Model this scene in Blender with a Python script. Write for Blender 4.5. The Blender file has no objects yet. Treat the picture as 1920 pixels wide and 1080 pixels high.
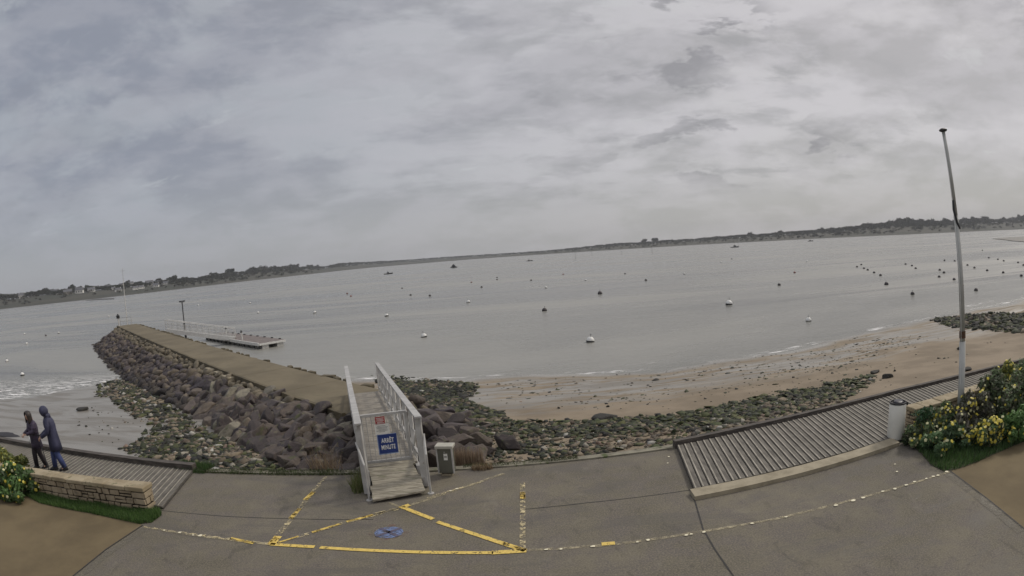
import bpy, bmesh, math, random
import numpy as np
from mathutils import Vector, Matrix
random.seed(7); rng = np.random.default_rng(7)
PI = math.pi; R = math.radians
C = bpy.context.scene.collection
scene = bpy.context.scene

# ------------------------------------------------------------------ camera (wide webcam lens, slightly rolled)
LA, LB, PITCH, ROLL, CH = .9, .04005, .05731, -.07535, 4.7
cd = bpy.data.cameras.new('webcam'); cam = bpy.data.objects.new('webcam', cd); C.objects.link(cam)
cd.type = 'PANO'; cd.sensor_fit = 'HORIZONTAL'; cd.sensor_width = 19.2; cd.sensor_height = 10.8
cd.panorama_type = 'FISHEYE_LENS_POLYNOMIAL'; cd.fisheye_fov = R(179)
cd.fisheye_polynomial_k0 = 0; cd.fisheye_polynomial_k1 = -LA / 10; cd.fisheye_polynomial_k2 = 0
cd.fisheye_polynomial_k3 = -LB / 1000; cd.fisheye_polynomial_k4 = 0
cd.clip_start = .05; cd.clip_end = 30000
_c, _s, _cp, _sp = math.cos(ROLL), math.sin(ROLL), math.cos(PITCH), math.sin(PITCH)
_r = Vector((_c, _s*_sp, _s*_cp)); _u = Vector((-_s, _c*_sp, _c*_cp)); _f = Vector((0, _cp, -_sp))
cam.matrix_world = Matrix(((_r.x, _u.x, -_f.x, 0), (_r.y, _u.y, -_f.y, 0), (_r.z, _u.z, -_f.z, CH), (0, 0, 0, 1)))
scene.camera = cam
scene.render.resolution_x = 1024; scene.render.resolution_y = 576
scene.cycles.use_denoising = True
scene.cycles.max_bounces = 5; scene.cycles.diffuse_bounces = 3; scene.cycles.transparent_max_bounces = 8
scene.cycles.volume_bounces = 0

# ------------------------------------------------------------------ node helper
class NT:
    def __init__(s, tree): s.t = tree; s.n = tree.nodes; s.l = tree.links
    def new(s, kind, **kw):
        n = s.n.new(kind)
        for k, v in kw.items(): setattr(n, k, v)
        return n
    def put(s, sock, v):
        if hasattr(v, 'links') or isinstance(v, bpy.types.NodeSocket): s.l.new(v, sock)
        else: sock.default_value = v
    def math(s, op, a, b=0.0, clamp=False):
        n = s.new('ShaderNodeMath', operation=op); n.use_clamp = clamp
        s.put(n.inputs[0], a); s.put(n.inputs[1], b); return n.outputs[0]
    def ramp(s, v, lo, hi, a=0.0, b=1.0, smooth=True):
        n = s.new('ShaderNodeMapRange'); n.interpolation_type = 'SMOOTHSTEP' if smooth else 'LINEAR'
        s.put(n.inputs[0], v); n.inputs[1].default_value = lo; n.inputs[2].default_value = hi
        n.inputs[3].default_value = a; n.inputs[4].default_value = b; return n.outputs[0]
    def mix(s, f, a, b, op='MIX'):
        n = s.new('ShaderNodeMix', data_type='RGBA', blend_type=op)
        s.put(n.inputs[0], f)
        for i, v in ((6, a), (7, b)):
            if isinstance(v, tuple) and len(v) == 3: v = (*v, 1)
            s.put(n.inputs[i], v)
        return n.outputs[2]
    def noise(s, vec, scale, detail=4, rough=.55, dist=0.0):
        n = s.new('ShaderNodeTexNoise'); s.put(n.inputs['Vector'], vec)
        n.inputs['Scale'].default_value = scale; n.inputs['Detail'].default_value = detail
        n.inputs['Roughness'].default_value = rough; n.inputs['Distortion'].default_value = dist
        return n.outputs[0]
    def mapping(s, vec, scale=(1, 1, 1), rot=(0, 0, 0), loc=(0, 0, 0)):
        n = s.new('ShaderNodeMapping'); s.put(n.inputs[0], vec)
        n.inputs[1].default_value = loc; n.inputs[2].default_value = rot; n.inputs[3].default_value = scale
        return n.outputs[0]

# ------------------------------------------------------------------ sky
SUN_AZ, SUN_EL = 62, 42          # azimuth to the right of the view, elevation
world = bpy.data.worlds.new("World"); scene.world = world; world.use_nodes = True
w = NT(world.node_tree); w.n.clear()
out = w.new('ShaderNodeOutputWorld')
skyt = w.new('ShaderNodeTexSky', sky_type='NISHITA'); skyt.sun_disc = False
skyt.sun_elevation = R(SUN_EL); skyt.sun_rotation = R(SUN_AZ)
bg1 = w.new('ShaderNodeBackground'); bg1.inputs[1].default_value = .08; w.l.new(skyt.outputs[0], bg1.inputs[0])
tc = w.new('ShaderNodeTexCoord'); dirv = tc.outputs['Generated']
sep = w.new('ShaderNodeSeparateXYZ'); w.l.new(dirv, sep.inputs[0])
X, Y, Z = sep.outputs
zc = w.math('ADD', w.math('MAXIMUM', Z, 0.0), .20)
comb = w.new('ShaderNodeCombineXYZ'); w.put(comb.inputs[0], w.math('DIVIDE', X, zc)); w.put(comb.inputs[1], w.math('DIVIDE', Y, zc))
P2 = comb.outputs[0]
side = w.ramp(X, -.75, .55)                                  # 0 left .. 1 right
base = w.mix(side, (.200, .216, .258), (.335, .322, .323))
lowcol = w.mix(side, (.270, .280, .300), (.318, .312, .302))
base = w.mix(w.ramp(Z, .02, .22), lowcol, base)
nA0 = w.noise(w.mapping(P2, (.8, 1.5, 1), (0, 0, .25), (3.1, 1.7, 0)), 1.15, 6, .55, .2)
sc4 = w.new('ShaderNodeVectorMath', operation='MULTIPLY'); w.l.new(dirv, sc4.inputs[0]); sc4.inputs[1].default_value = (2.2, 2.2, 5.0)
nA = w.math('ADD', w.math('MULTIPLY', nA0, .45), w.math('MULTIPLY', w.noise(sc4.outputs[0], 1.7, 6, .6, .3), .55))
nB = w.noise(w.mapping(P2, (.8, 1.2, 1), (0, 0, .1), (9, 4, 0)), 3.2, 6, .6, .3)
nC = w.noise(w.mapping(P2, (.5, .9, 1), (0, 0, .3), (1, 14, 0)), .45, 3, .5, 0)
up = w.ramp(Z, .03, .16)
sc3 = w.new('ShaderNodeVectorMath', operation='MULTIPLY'); w.l.new(dirv, sc3.inputs[0]); sc3.inputs[1].default_value = (2.4, 2.4, 6.5); D3 = sc3.outputs[0]
light = w.math('MULTIPLY', w.ramp(nA, .45, .56), up)
base = w.mix(w.math('MULTIPLY', light, .7), base, w.mix(side, (.31, .33, .36), (.50, .482, .488)))
dk = w.math('MULTIPLY', w.math('MULTIPLY', w.ramp(nB, .48, .64), w.ramp(nC, .42, .60)), w.ramp(Z, .30, .52, 1.0, .35))
dk = w.math('MULTIPLY', w.math('MULTIPLY', dk, up), w.ramp(X, -.5, .45, .35, .95))
base = w.mix(dk, base, w.mix(side, (.195, .203, .228), (.255, .250, .250)))
puff = w.math('MULTIPLY', w.math('MULTIPLY', w.ramp(w.noise(D3, 2.6, 6, .6, .2), .52, .585), w.ramp(w.noise(D3, .9, 3, .5), .40, .52)), w.math('MULTIPLY', w.ramp(Z, .06, .13), w.ramp(X, -.05, .45, .15, 1.0)))
base = w.mix(w.math('MULTIPLY', puff, .9), base, w.mix(side, (.200, .205, .228), (.200, .193, .198)))
mott = w.noise(D3, 3.6, 5, .6, .2)
base = w.mix(w.ramp(mott, .38, .62, .0, .42), base, w.mix(side, (.31, .315, .35), (.46, .44, .455)))
wisp = w.math('MULTIPLY', w.ramp(w.noise(w.mapping(P2, (.7, 1.6, 1), (0, 0, .2), (5, 2, 0)), 2.4, 8, .65, .5), .60, .72), w.ramp(Z, .05, .12))
base = w.mix(w.math('MULTIPLY', wisp, .5), base, w.mix(side, (.38, .40, .42), (.47, .47, .465)))
boost = w.ramp(Z, .45, .95, 1.0, 2.0)
vm = w.new('ShaderNodeVectorMath', operation='SCALE'); w.l.new(base, vm.inputs[0]); w.l.new(boost, vm.inputs['Scale'])
bg2 = w.new('ShaderNodeBackground'); w.l.new(vm.outputs[0], bg2.inputs[0]); bg2.inputs[1].default_value = 1.27
mx = w.new('ShaderNodeMixShader'); mx.inputs[0].default_value = .93
w.l.new(bg1.outputs[0], mx.inputs[1]); w.l.new(bg2.outputs[0], mx.inputs[2]); w.l.new(mx.outputs[0], out.inputs[0])

sd = bpy.data.lights.new('sun', 'SUN'); sd.energy = 1.5; sd.angle = R(10); sd.color = (1, .93, .82)
sun = bpy.data.objects.new('sun', sd); C.objects.link(sun)
_sv = Vector((math.sin(R(SUN_AZ))*math.cos(R(SUN_EL)), math.cos(R(SUN_AZ))*math.cos(R(SUN_EL)), math.sin(R(SUN_EL))))
sun.rotation_euler = _sv.to_track_quat('Z', 'Y').to_euler(); sun.location = _sv*50
scene.view_settings.view_transform = 'Standard'; scene.view_settings.look = 'None'
scene.view_settings.exposure = 0.1; scene.view_settings.gamma = 1.0

# ------------------------------------------------------------------ projecting helpers (photo pixel -> place in the world)
def ray(px, py):
    dx, dy = (px-960)/1000, -(py-540)/1000; r = math.hypot(dx, dy)+1e-9; th = LA*r+LB*r**3; s = math.sin(th)/r
    x, y, z = dx*s, dy*s, math.cos(th)
    x, y = x*_c-y*_s, x*_s+y*_c
    return x, z*_cp+y*_sp, y*_cp-z*_sp
def G(px, py, z=0.0):
    a, b, c = ray(px, py); t = (z-CH)/c; return Vector((a*t, b*t, z))
def V(px, py, D):
    a, b, c = ray(px, py); return CH+D*c/math.hypot(a, b)
def AZ(px, py):
    a, b, c = ray(px, py); return math.atan2(a, b)
def polar(px, py, D):
    a = AZ(px, py); return Vector((D*math.sin(a), D*math.cos(a), V(px, py, D)))

# ------------------------------------------------------------------ terrain profile
WATER = -2.6
Ex = [-150, -17.7, -14.4, -8.2, -4.25, -1.0, 1.4, 3.53, 5.43, 8.4, 11.0, 13.6, 16.6, 24, 150]
Ey = [16, 12.95, 12.75, 12.3, 12.42, 12.5, 12.55, 12.62, 12.94, 13.35, 13.6, 13.62, 13.56, 13.3, 6]
Wx = [-150, -90, -60, -39.6, -34.5, -33, -26, -18, -11, -7.6, -4.6, -1.05, 4.2, 8.6, 14, 18.4, 24.2, 30.5, 34.1, 44.3, 50.6, 80, 150]
Wy = [18, 22, 26, 29.9, 33, 37.5, 40, 39.5, 37, 36.1, 35.3, 35.2, 33.6, 32.9, 33.4, 34.4, 36.4, 37.6, 38.2, 39.2, 40.3, 46, 60]
def yE(x): return np.interp(x, Ex, Ey)
def yW(x): return np.interp(x, Wx, Wy)
JA = np.array((-54.24, 66.41)); JU = np.array((.71412, -.70002)); JN = np.array((-.70002, -.71412))   # jetty edge, its run, its left side
def zt(x, y):
    x = np.asarray(x, float); y = np.asarray(y, float)
    e, wl = yE(x), yW(x); t = (y-e)/(wl-e)
    z0 = np.interp(x, [-30, -12, -7, 0, 4, 9, 14, 30], [-.7, -.6, -.75, -.55, -.38, -.3, -.25, -.3])
    z = z0+(WATER-z0)*np.clip(t, 0, 1)**.95
    z = np.where(t > 1, WATER-.035*np.clip(y-wl, 0, 80), z)
    n = .05*np.sin(x*.55+1.3*np.sin(y*.21))*np.sin(y*.43+.7*np.sin(x*.33))+.02*np.sin(x*1.7+y*.9)*np.sin(y*1.3-x*.4)
    z = z+n*np.clip(t*4, 0, 1)*np.where(t > 1.0, .4, 1)
    z = z+.55*np.exp(-((x-41)/7)**2-((y-32.5)/2.6)**2)
    return np.where(t < 0, -.2, z)
def T(px, py, it=25):
    z = -1.5
    for _ in range(it):
        p = G(px, py, z); z = .5*z+.5*float(zt(p.x, p.y))
    p = G(px, py, z); return Vector((p.x, p.y, float(zt(p.x, p.y))))

# ------------------------------------------------------------------ object helpers
def tag(o, label=None, cat=None, group=None, kind=None):
    if label: o['label'] = label
    if cat: o['category'] = cat
    if group: o['group'] = group
    if kind: o['kind'] = kind
    return o
def empty(name, loc=(0, 0, 0), rz=0.0):
    o = bpy.data.objects.new(name, None); C.objects.link(o); o.location = loc; o.rotation_euler = (0, 0, rz)
    o.empty_display_size = .1; return o
def link(name, me, mat=None, parent=None, smooth=False):
    o = bpy.data.objects.new(name, me); C.objects.link(o)
    if mat is not None:
        for m in (mat if isinstance(mat, (list, tuple)) else [mat]): me.materials.append(m)
    if parent is not None: o.parent = parent
    if smooth: me.polygons.foreach_set('use_smooth', [True]*len(me.polygons))
    return o
def np_mesh(name, v, f, cols=None):
    """v (n,3), f (m,k) all faces the same size; cols (n,3) optional point colours"""
    v = np.asarray(v, np.float32); f = np.asarray(f, np.int32); me = bpy.data.meshes.new(name)
    me.vertices.add(len(v)); me.vertices.foreach_set('co', v.ravel())
    k = f.shape[1]; me.loops.add(f.size); me.loops.foreach_set('vertex_index', f.ravel())
    me.polygons.add(len(f)); me.polygons.foreach_set('loop_start', np.arange(0, f.size, k, dtype=np.int32))
    me.polygons.foreach_set('loop_total', np.full(len(f), k, np.int32))
    me.update(calc_edges=True)
    if cols is not None:
        a = me.attributes.new('tint', 'FLOAT_COLOR', 'POINT')
        a.data.foreach_set('color', np.c_[np.asarray(cols, np.float32), np.ones(len(v), np.float32)].ravel())
    return me
class MB:
    def __init__(s): s.v = []; s.f = []; s.m = []; s.mi = 0
    def add(s, vs, fs):
        b = len(s.v); s.v += [tuple(p) for p in vs]; s.f += [tuple(i+b for i in f) for f in fs]; s.m += [s.mi]*len(fs); return s
    def hexa(s, c8):     # 4 bottom (ccw seen from above), 4 top
        return s.add(c8, [(3, 2, 1, 0), (4, 5, 6, 7), (0, 1, 5, 4), (1, 2, 6, 5), (2, 3, 7, 6), (3, 0, 4, 7)])
    def box(s, c, size, M=None):
        x, y, z = (k/2 for k in size); c = Vector(c)
        p = [Vector(q) for q in ((-x, -y, -z), (x, -y, -z), (x, y, -z), (-x, y, -z), (-x, -y, z), (x, -y, z), (x, y, z), (-x, y, z))]
        return s.hexa([c+((M @ q) if M else q) for q in p])
    def bar(s, a, b, wd, ht, up=(0, 0, 1)):
        a, b = Vector(a), Vector(b); d = (b-a); L = d.length; d.normalize(); u = Vector(up)
        if abs(d.dot(u)) > .98: u = Vector((0, 1, 0))
        r = d.cross(u).normalized(); u = r.cross(d)
        q = []
        for e in (a, b):
            q.append([e-r*wd/2-u*ht/2, e+r*wd/2-u*ht/2, e+r*wd/2+u*ht/2, e-r*wd/2+u*ht/2])
        return s.add(q[0]+q[1], [(0, 1, 2, 3), (7, 6, 5, 4), (0, 4, 5, 1), (1, 5, 6, 2), (2, 6, 7, 3), (3, 7, 4, 0)])
    def tube(s, pts, rad, n=10, caps=True):
        pts = [Vector(p) for p in pts]
        if not isinstance(rad, (list, tuple)): rad = [rad]*len(pts)
        rings = []; u = None
        for i, p in enumerate(pts):
            d = (pts[min(i+1, len(pts)-1)]-pts[max(i-1, 0)]).normalized()
            if u is None: u = d.orthogonal().normalized()
            u = (u-d*u.dot(d)).normalized(); v = d.cross(u)
            rings.append([p+(u*math.cos(2*PI*k/n)+v*math.sin(2*PI*k/n))*rad[i] for k in range(n)])
        vs = [q for r in rings for q in r]; fs = []
        for i in range(len(pts)-1):
            for k in range(n):
                a, b = i*n+k, i*n+(k+1) % n; fs.append((a, b, b+n, a+n))
        if caps: fs += [tuple(range(n))[::-1], tuple(range((len(pts)-1)*n, len(pts)*n))]
        return s.add(vs, fs)
    def lathe(s, prof, c=(0, 0, 0), n=24):
        c = Vector(c); vs = []; fs = []
        for (r, z) in prof: vs += [c+Vector((r*math.cos(2*PI*k/n), r*math.sin(2*PI*k/n), z)) for k in range(n)]
        for i in range(len(prof)-1):
            for k in range(n):
                a, b = i*n+k, i*n+(k+1) % n; fs.append((a, b, b+n, a+n))
        fs += [tuple(range(n))[::-1], tuple(range((len(prof)-1)*n, len(prof)*n))]
        return s.add(vs, fs)
    def loft(s, rings, n=16):   # rings: (centre, rx, ry)
        vs = []; fs = []
        for c, rx, ry in rings:
            c = Vector(c); vs += [c+Vector((rx*math.cos(2*PI*k/n), ry*math.sin(2*PI*k/n), 0)) for k in range(n)]
        for i in range(len(rings)-1):
            for k in range(n):
                a, b = i*n+k, i*n+(k+1) % n; fs.append((a, b, b+n, a+n))
        fs += [tuple(range(n))[::-1], tuple(range((len(rings)-1)*n, len(rings)*n))]
        return s.add(vs, fs)
    def poly(s, pts): return s.add(pts, [tuple(range(len(pts)))])
    def build(s, name, mat=None, parent=None, smooth=False, bevel=0):
        me = bpy.data.meshes.new(name); me.from_pydata(s.v, [], s.f); me.update()
        o = link(name, me, mat, parent, smooth)
        if s.mi: me.polygons.foreach_set('material_index', s.m)
        if bevel:
            b = o.modifiers.new('bevel', 'BEVEL'); b.width = bevel; b.segments = 2; b.limit_method = 'ANGLE'
        return o

# ------------------------------------------------------------------ materials
def mat_new(name):
    m = bpy.data.materials.new(name); m.use_nodes = True; t = NT(m.node_tree)
    p = [n for n in t.n if n.type == 'BSDF_PRINCIPLED'][0]; return m, t, p
def bump(t, p, h, strength=.5, dist=.02):
    b = t.new('ShaderNodeBump'); b.inputs['Strength'].default_value = strength; b.inputs['Distance'].default_value = dist
    t.put(b.inputs['Height'], h); t.l.new(b.outputs[0], p.inputs['Normal']); return b
def surf(name, c1, c2, scale=3, rough=.8, bstr=.3, bscale=40, detail=5, lo=.35, hi=.65, stretch=(1, 1, 1), speck=None, rnd=0.0, metal=0.0, bdist=.01):
    m, t, p = mat_new(name); co = t.new('ShaderNodeTexCoord').outputs['Object']; v = t.mapping(co, stretch)
    col = t.mix(t.ramp(t.noise(v, scale, detail, .6), lo, hi), c1, c2)
    if speck: col = t.mix(t.ramp(t.noise(v, speck[0], 3, .6), speck[1], speck[1]+.08), col, speck[2])
    if rnd:
        oi = t.new('ShaderNodeObjectInfo'); hsv = t.new('ShaderNodeHueSaturation'); t.l.new(col, hsv.inputs['Color'])
        t.put(hsv.inputs['Value'], t.ramp(oi.outputs['Random'], 0, 1, 1-rnd, 1+rnd, False)); col = hsv.outputs[0]
    t.put(p.inputs['Base Color'], col); p.inputs['Roughness'].default_value = rough; p.inputs['Metallic'].default_value = metal
    if bstr: bump(t, p, t.noise(v, bscale, 4, .6), bstr, bdist)
    return m
def plain(name, c, rough=.6, metal=0.0): return surf(name, tuple(k*.88 for k in c), tuple(min(1, k*1.08) for k in c), 6, rough, .08, 60, metal=metal)

# asphalt / concrete apron: aggregate speckle, damp darker patches, pale traffic wear
m, t, p = mat_new('asphalt'); co = t.new('ShaderNodeTexCoord').outputs['Object']
col = t.mix(t.ramp(t.noise(co, .35, 5, .6, .4), .32, .68), (.078, .068, .050), (.142, .124, .090))
col = t.mix(t.ramp(t.noise(co, 1.6, 6, .65), .38, .66), col, (.098, .084, .076))
sp = t.noise(co, 34, 3, .75); col = t.mix(t.ramp(sp, .40, .66), col, t.mix(.7, col, (.21, .185, .13)))
sp2 = t.noise(co, 15, 4, .7); col = t.mix(t.math('MULTIPLY', t.ramp(sp2, .56, .68), .45), col, (.050, .044, .036))
st_ = t.noise(t.mapping(co, (1, .6, 1), (0, 0, .5)), 2.3, 7, .7, 1.2); col = t.mix(t.math('MULTIPLY', t.ramp(st_, .56, .66), .4), col, (.052, .046, .036)); col = t.mix(t.math('MULTIPLY', t.ramp(st_, .42, .34), .35), col, (.19, .17, .13))
vor = t.new('ShaderNodeTexVoronoi'); vor.inputs['Scale'].default_value = 2.6; t.l.new(co, vor.inputs['Vector'])
spots = t.math('MULTIPLY', t.ramp(vor.outputs['Distance'], .045, .025, 0, 1), t.ramp(t.noise(co, .5, 2), .45, .6))
col = t.mix(t.math('MULTIPLY', spots, .6), col, (.33, .31, .27))
dampn = t.noise(t.mapping(co, (.5, 1.6, 1)), .8, 5, .6, .6)
damp = t.ramp(dampn, .52, .62)
col = t.mix(t.math('MULTIPLY', damp, .35), col, (.062, .055, .046))
t.put(p.inputs['Base Color'], col); t.put(p.inputs['Roughness'], t.ramp(dampn, .5, .64, .88, .74))
bump(t, p, sp, .5, .006); ASPH = m

def worn_paint(name, c, amount, scale=9, edge=.1):
    m, t, p = mat_new(name); co = t.new('ShaderNodeTexCoord').outputs['Object']
    t.put(p.inputs['Base Color'], t.mix(t.ramp(t.noise(co, 20, 3), .35, .65), c, tuple(k*.8 for k in c))); p.inputs['Roughness'].default_value = .75
    big = t.noise(co, scale, 5, .7, .3); fine = t.noise(co, 55, 3, .7)
    mask = t.ramp(t.math('ADD', t.math('MULTIPLY', big, .65), t.math('MULTIPLY', fine, .35)), amount-edge/2, amount+edge/2)
    tr = t.new('ShaderNodeBsdfTransparent'); mx = t.new('ShaderNodeMixShader'); t.l.new(mask, mx.inputs[0])
    t.l.new(tr.outputs[0], mx.inputs[1]); t.l.new(p.outputs[0], mx.inputs[2])
    o = [n for n in t.n if n.type == 'OUTPUT_MATERIAL'][0]; t.l.new(mx.outputs[0], o.inputs[0]); return m
YEL = (.72, .52, .13); PALE = (.62, .52, .30)
P_FRESH = worn_paint('fresh_yellow_paint', YEL, .435, 9, .08); P_WORN = worn_paint('worn_yellow_paint', PALE, .53, 7, .09)
P_FAINT = worn_paint('faint_yellow_paint', (.36, .31, .2), .50, 6, .22); P_WHITE = worn_paint('white_paint_flakes', (.8, .74, .55), .40, 9)

SANDPATH = surf('stabilised_sand_path', (.108, .080, .040), (.155, .117, .060), .6, .9, .35, 45, speck=(28, .63, (.09, .07, .045)))
CONC = surf('pale_concrete', (.24, .205, .14), (.33, .285, .20), 3, .85, .35, 60, speck=(25, .64, (.22, .2, .15)))
WALLCONC = surf('mossy_concrete', (.12, .11, .08), (.24, .22, .165), 2.5, .9, .6, 30, speck=(3.2, .56, (.07, .085, .03)))
DECKWOOD = surf('weathered_plank', (.20, .178, .145), (.33, .30, .25), 2.2, .8, .5, 25, stretch=(1, 6, 6))
RAMPWOOD = surf('ramp_plank', (.22, .195, .145), (.36, .325, .25), 3, .8, .5, 30, stretch=(1, 7, 7), speck=(2, .60, (.16, .16, .09)))
BATTEN = surf('batten', (.25, .23, .185), (.36, .33, .27), 3, .8, .3, 30)
BOARDL = surf('boardwalk_plank', (.085, .076, .062), (.155, .140, .115), 2.5, .8, .4, 30, stretch=(5, 1, 5))
BOARDD = surf('boardwalk_joist', (.045, .04, .034), (.08, .07, .06), 3, .9, .2, 30)
BEAM = surf('dark_timber_beam', (.045, .038, .032), (.10, .085, .07), 3, .8, .5, 20, stretch=(1, 5, 5))
GALV = surf('grey_painted_rail', (.34, .33, .31), (.44, .43, .405), 4, .5, .1, 50, speck=(6, .66, (.27, .25, .22)))
WHITE = surf('white_painted_metal', (.54, .53, .50), (.66, .645, .61), 3, .45, .1, 40, speck=(7, .67, (.42, .39, .33)))
BRIGHT = surf('bright_white_paint', (.64, .63, .59), (.74, .73, .69), 5, .45, .1, 40, speck=(9, .62, (.42, .40, .33)))
BLACK = plain('black_rubber', (.02, .02, .022), .6)
DGREY = plain('dark_grey_metal', (.075, .075, .078), .5)
JDECK = surf('jetty_concrete', (.118, .096, .058), (.165, .136, .084), .35, .9, .5, 14, speck=(2.2, .60, (.12, .105, .06)), bdist=.02)
JEDGE = surf('jetty_edge', (.075, .062, .036), (.13, .105, .06), 1.5, .9, .5, 14)
# boulders
def rock_mat(name, cols, attr=False):
    m, t, p = mat_new(name); co = t.new('ShaderNodeTexCoord').outputs['Object']
    if attr:
        a = t.new('ShaderNodeAttribute'); a.attribute_name = 'tint'; base = a.outputs['Color']
        geo = t.new('ShaderNodeTexCoord').outputs['Object']
        col = t.mix(t.ramp(t.noise(geo, 5, 5, .65), .3, .7), t.mix(.35, base, (.02, .02, .018)), base)
    else:
        oi = t.new('ShaderNodeObjectInfo'); add = t.new('ShaderNodeVectorMath', operation='ADD')
        t.l.new(co, add.inputs[0]); t.l.new(oi.outputs['Location'], add.inputs[1]); co = add.outputs[0]
        rr = t.new('ShaderNodeValToRGB'); t.l.new(oi.outputs['Random'], rr.inputs[0]); cr = rr.color_ramp
        cr.elements[0].color = (*cols[0], 1); cr.elements[1].color = (*cols[-1], 1)
        for i, c in enumerate(cols[1:-1]): e = cr.elements.new((i+1)/(len(cols)-1)); e.color = (*c, 1)
        base = rr.outputs[0]
        col = t.mix(t.ramp(t.noise(co, 2.5, 6, .65), .3, .7), t.mix(.45, base, (.02, .018, .018)), base)
        col = t.mix(t.math('MULTIPLY', t.ramp(t.noise(co, 1.3, 6, .7), .55, .66), .65), col, (.17, .155, .10))
        col = t.mix(t.math('MULTIPLY', t.ramp(t.noise(co, .9, 4, .6), .60, .68), .7), col, (.085, .095, .03))
    t.put(p.inputs['Base Color'], col); p.inputs['Roughness'].default_value = .78
    bump(t, p, t.noise(co, 7, 7, .7), .9, .07); return m
ROCK = rock_mat('dark_boulder', [(.050, .039, .038), (.092, .071, .063), (.135, .104, .080), (.072, .057, .062), (.20, .158, .112)])
PALEROCK = rock_mat('pale_boulder', [(.22, .195, .145), (.30, .27, .20), (.18, .16, .12)])
STONE = rock_mat('beach_stones', None, True)

# sand: dry tan above, wet and shiny near the water, ripples
m, t, p = mat_new('beach_sand'); co = t.new('ShaderNodeTexCoord').outputs['Object']
sx = t.new('ShaderNodeSeparateXYZ'); t.l.new(co, sx.inputs[0]); zz = sx.outputs[2]
nb = t.noise(t.mapping(co, (.25, .8, 1)), .9, 5, .6, .8)
zn = t.math('ADD', zz, t.math('MULTIPLY', t.math('SUBTRACT', nb, .5), .9))
dry = t.mix(t.ramp(t.noise(co, .5, 5, .6), .35, .65), (.172, .134, .088), (.240, .190, .130))
dry = t.mix(t.math('MULTIPLY', t.ramp(t.noise(co, 26, 3, .7), .57, .66), .5), dry, (.13, .105, .075))
wet = t.mix(t.ramp(nb, .4, .6), (.175, .160, .134), (.255, .240, .208))
wf = t.ramp(zz, -2.38, -2.56)
sheen = t.math('MULTIPLY', t.math('MULTIPLY', t.ramp(zn, -1.35, -1.75), t.ramp(zn, -2.5, -2.2)), t.ramp(t.noise(t.mapping(co, (.18, .7, 1), (0, 0, .12)), 1.1, 6, .7, .8), .40, .52))
wf = t.math('MAXIMUM', wf, t.math('MULTIPLY', sheen, .85)); leftw = t.ramp(sx.outputs[0], -8, -13)
wf = t.math('MAXIMUM', wf, t.math('MULTIPLY', leftw, .9))
t.put(p.inputs['Base Color'], t.mix(wf, dry, wet))
t.put(p.inputs['Roughness'], t.math('SUBTRACT', .9, t.math('MULTIPLY', wf, t.ramp(nb, .35, .55, .45, .68))))
bump(t, p, t.math('ADD', t.noise(t.mapping(co, (.6, 2.2, 1)), 3, 5, .6, .8), t.math('MULTIPLY', t.noise(co, 30, 3), .3)), .35, .05); SAND = m

# water
m, t, p = mat_new('estuary_water'); co = t.new('ShaderNodeTexCoord').outputs['Object']
att = t.new('ShaderNodeAttribute'); att.attribute_name = 'shore'; sh = att.outputs['Fac']
sx = t.new('ShaderNodeSeparateXYZ'); t.l.new(co, sx.inputs[0])
big = t.noise(t.mapping(co, (.35, 1, 1), (0, 0, -.15)), .035, 6, .62, .6)
col = t.mix(t.ramp(big, .35, .65), (.165, .162, .140), (.285, .277, .246))
streak = t.ramp(t.noise(t.mapping(co, (.05, .55, 1), (0, 0, -.10)), .16, 5, .6, .5), .54, .64)
col = t.mix(t.math('MULTIPLY', streak, .55), col, (.09, .085, .075))
foamn = t.noise(t.mapping(co, (.35, 1.6, 1), (0, 0, .1)), 1.5, 6, .75, 1.0)
leftm = t.ramp(sx.outputs[0], -27, -33)
wide = t.math('MULTIPLY', t.math('MULTIPLY', t.ramp(sh, -.5, 1.0), t.ramp(sh, 13.0, 3.0)), leftm)
thin = t.math('MULTIPLY', t.ramp(sh, .0, .25), t.ramp(sh, 1.1, .45))
thin = t.math('MULTIPLY', thin, t.ramp(t.noise(co, .23, 3), .46, .6))
thin2 = t.math('MULTIPLY', t.math('MULTIPLY', t.ramp(sh, 2.0, 2.4), t.ramp(sh, 3.2, 2.7)), t.ramp(t.noise(co, .16, 3), .60, .68))
foam = t.math('MULTIPLY', t.math('MAXIMUM', t.math('MAXIMUM', wide, thin), thin2), t.ramp(foamn, .47, .58), True)
col = t.mix(foam, col, (.80, .79, .77)); t.put(p.inputs['Base Color'], col)
p.inputs['IOR'].default_value = 1.33
t.put(p.inputs['Roughness'], t.math('ADD', t.math('SUBTRACT', t.ramp(big, .35, .65, .18, .36), t.math('MULTIPLY', streak, .08)), t.math('MULTIPLY', foam, .5)))
w1 = t.noise(t.mapping(co, (.5, 1.5, 1), (0, 0, -.12)), 1.6, 5, .6, .4); w2 = t.noise(t.mapping(co, (.4, 1.4, 1), (0, 0, .2)), .35, 4, .6, .3)
h = t.math('ADD', t.math('MULTIPLY', w1, .35), w2)
bump(t, p, t.math('ADD', h, t.math('MULTIPLY', foam, .3)), .75, .26); WATERM = m

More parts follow.
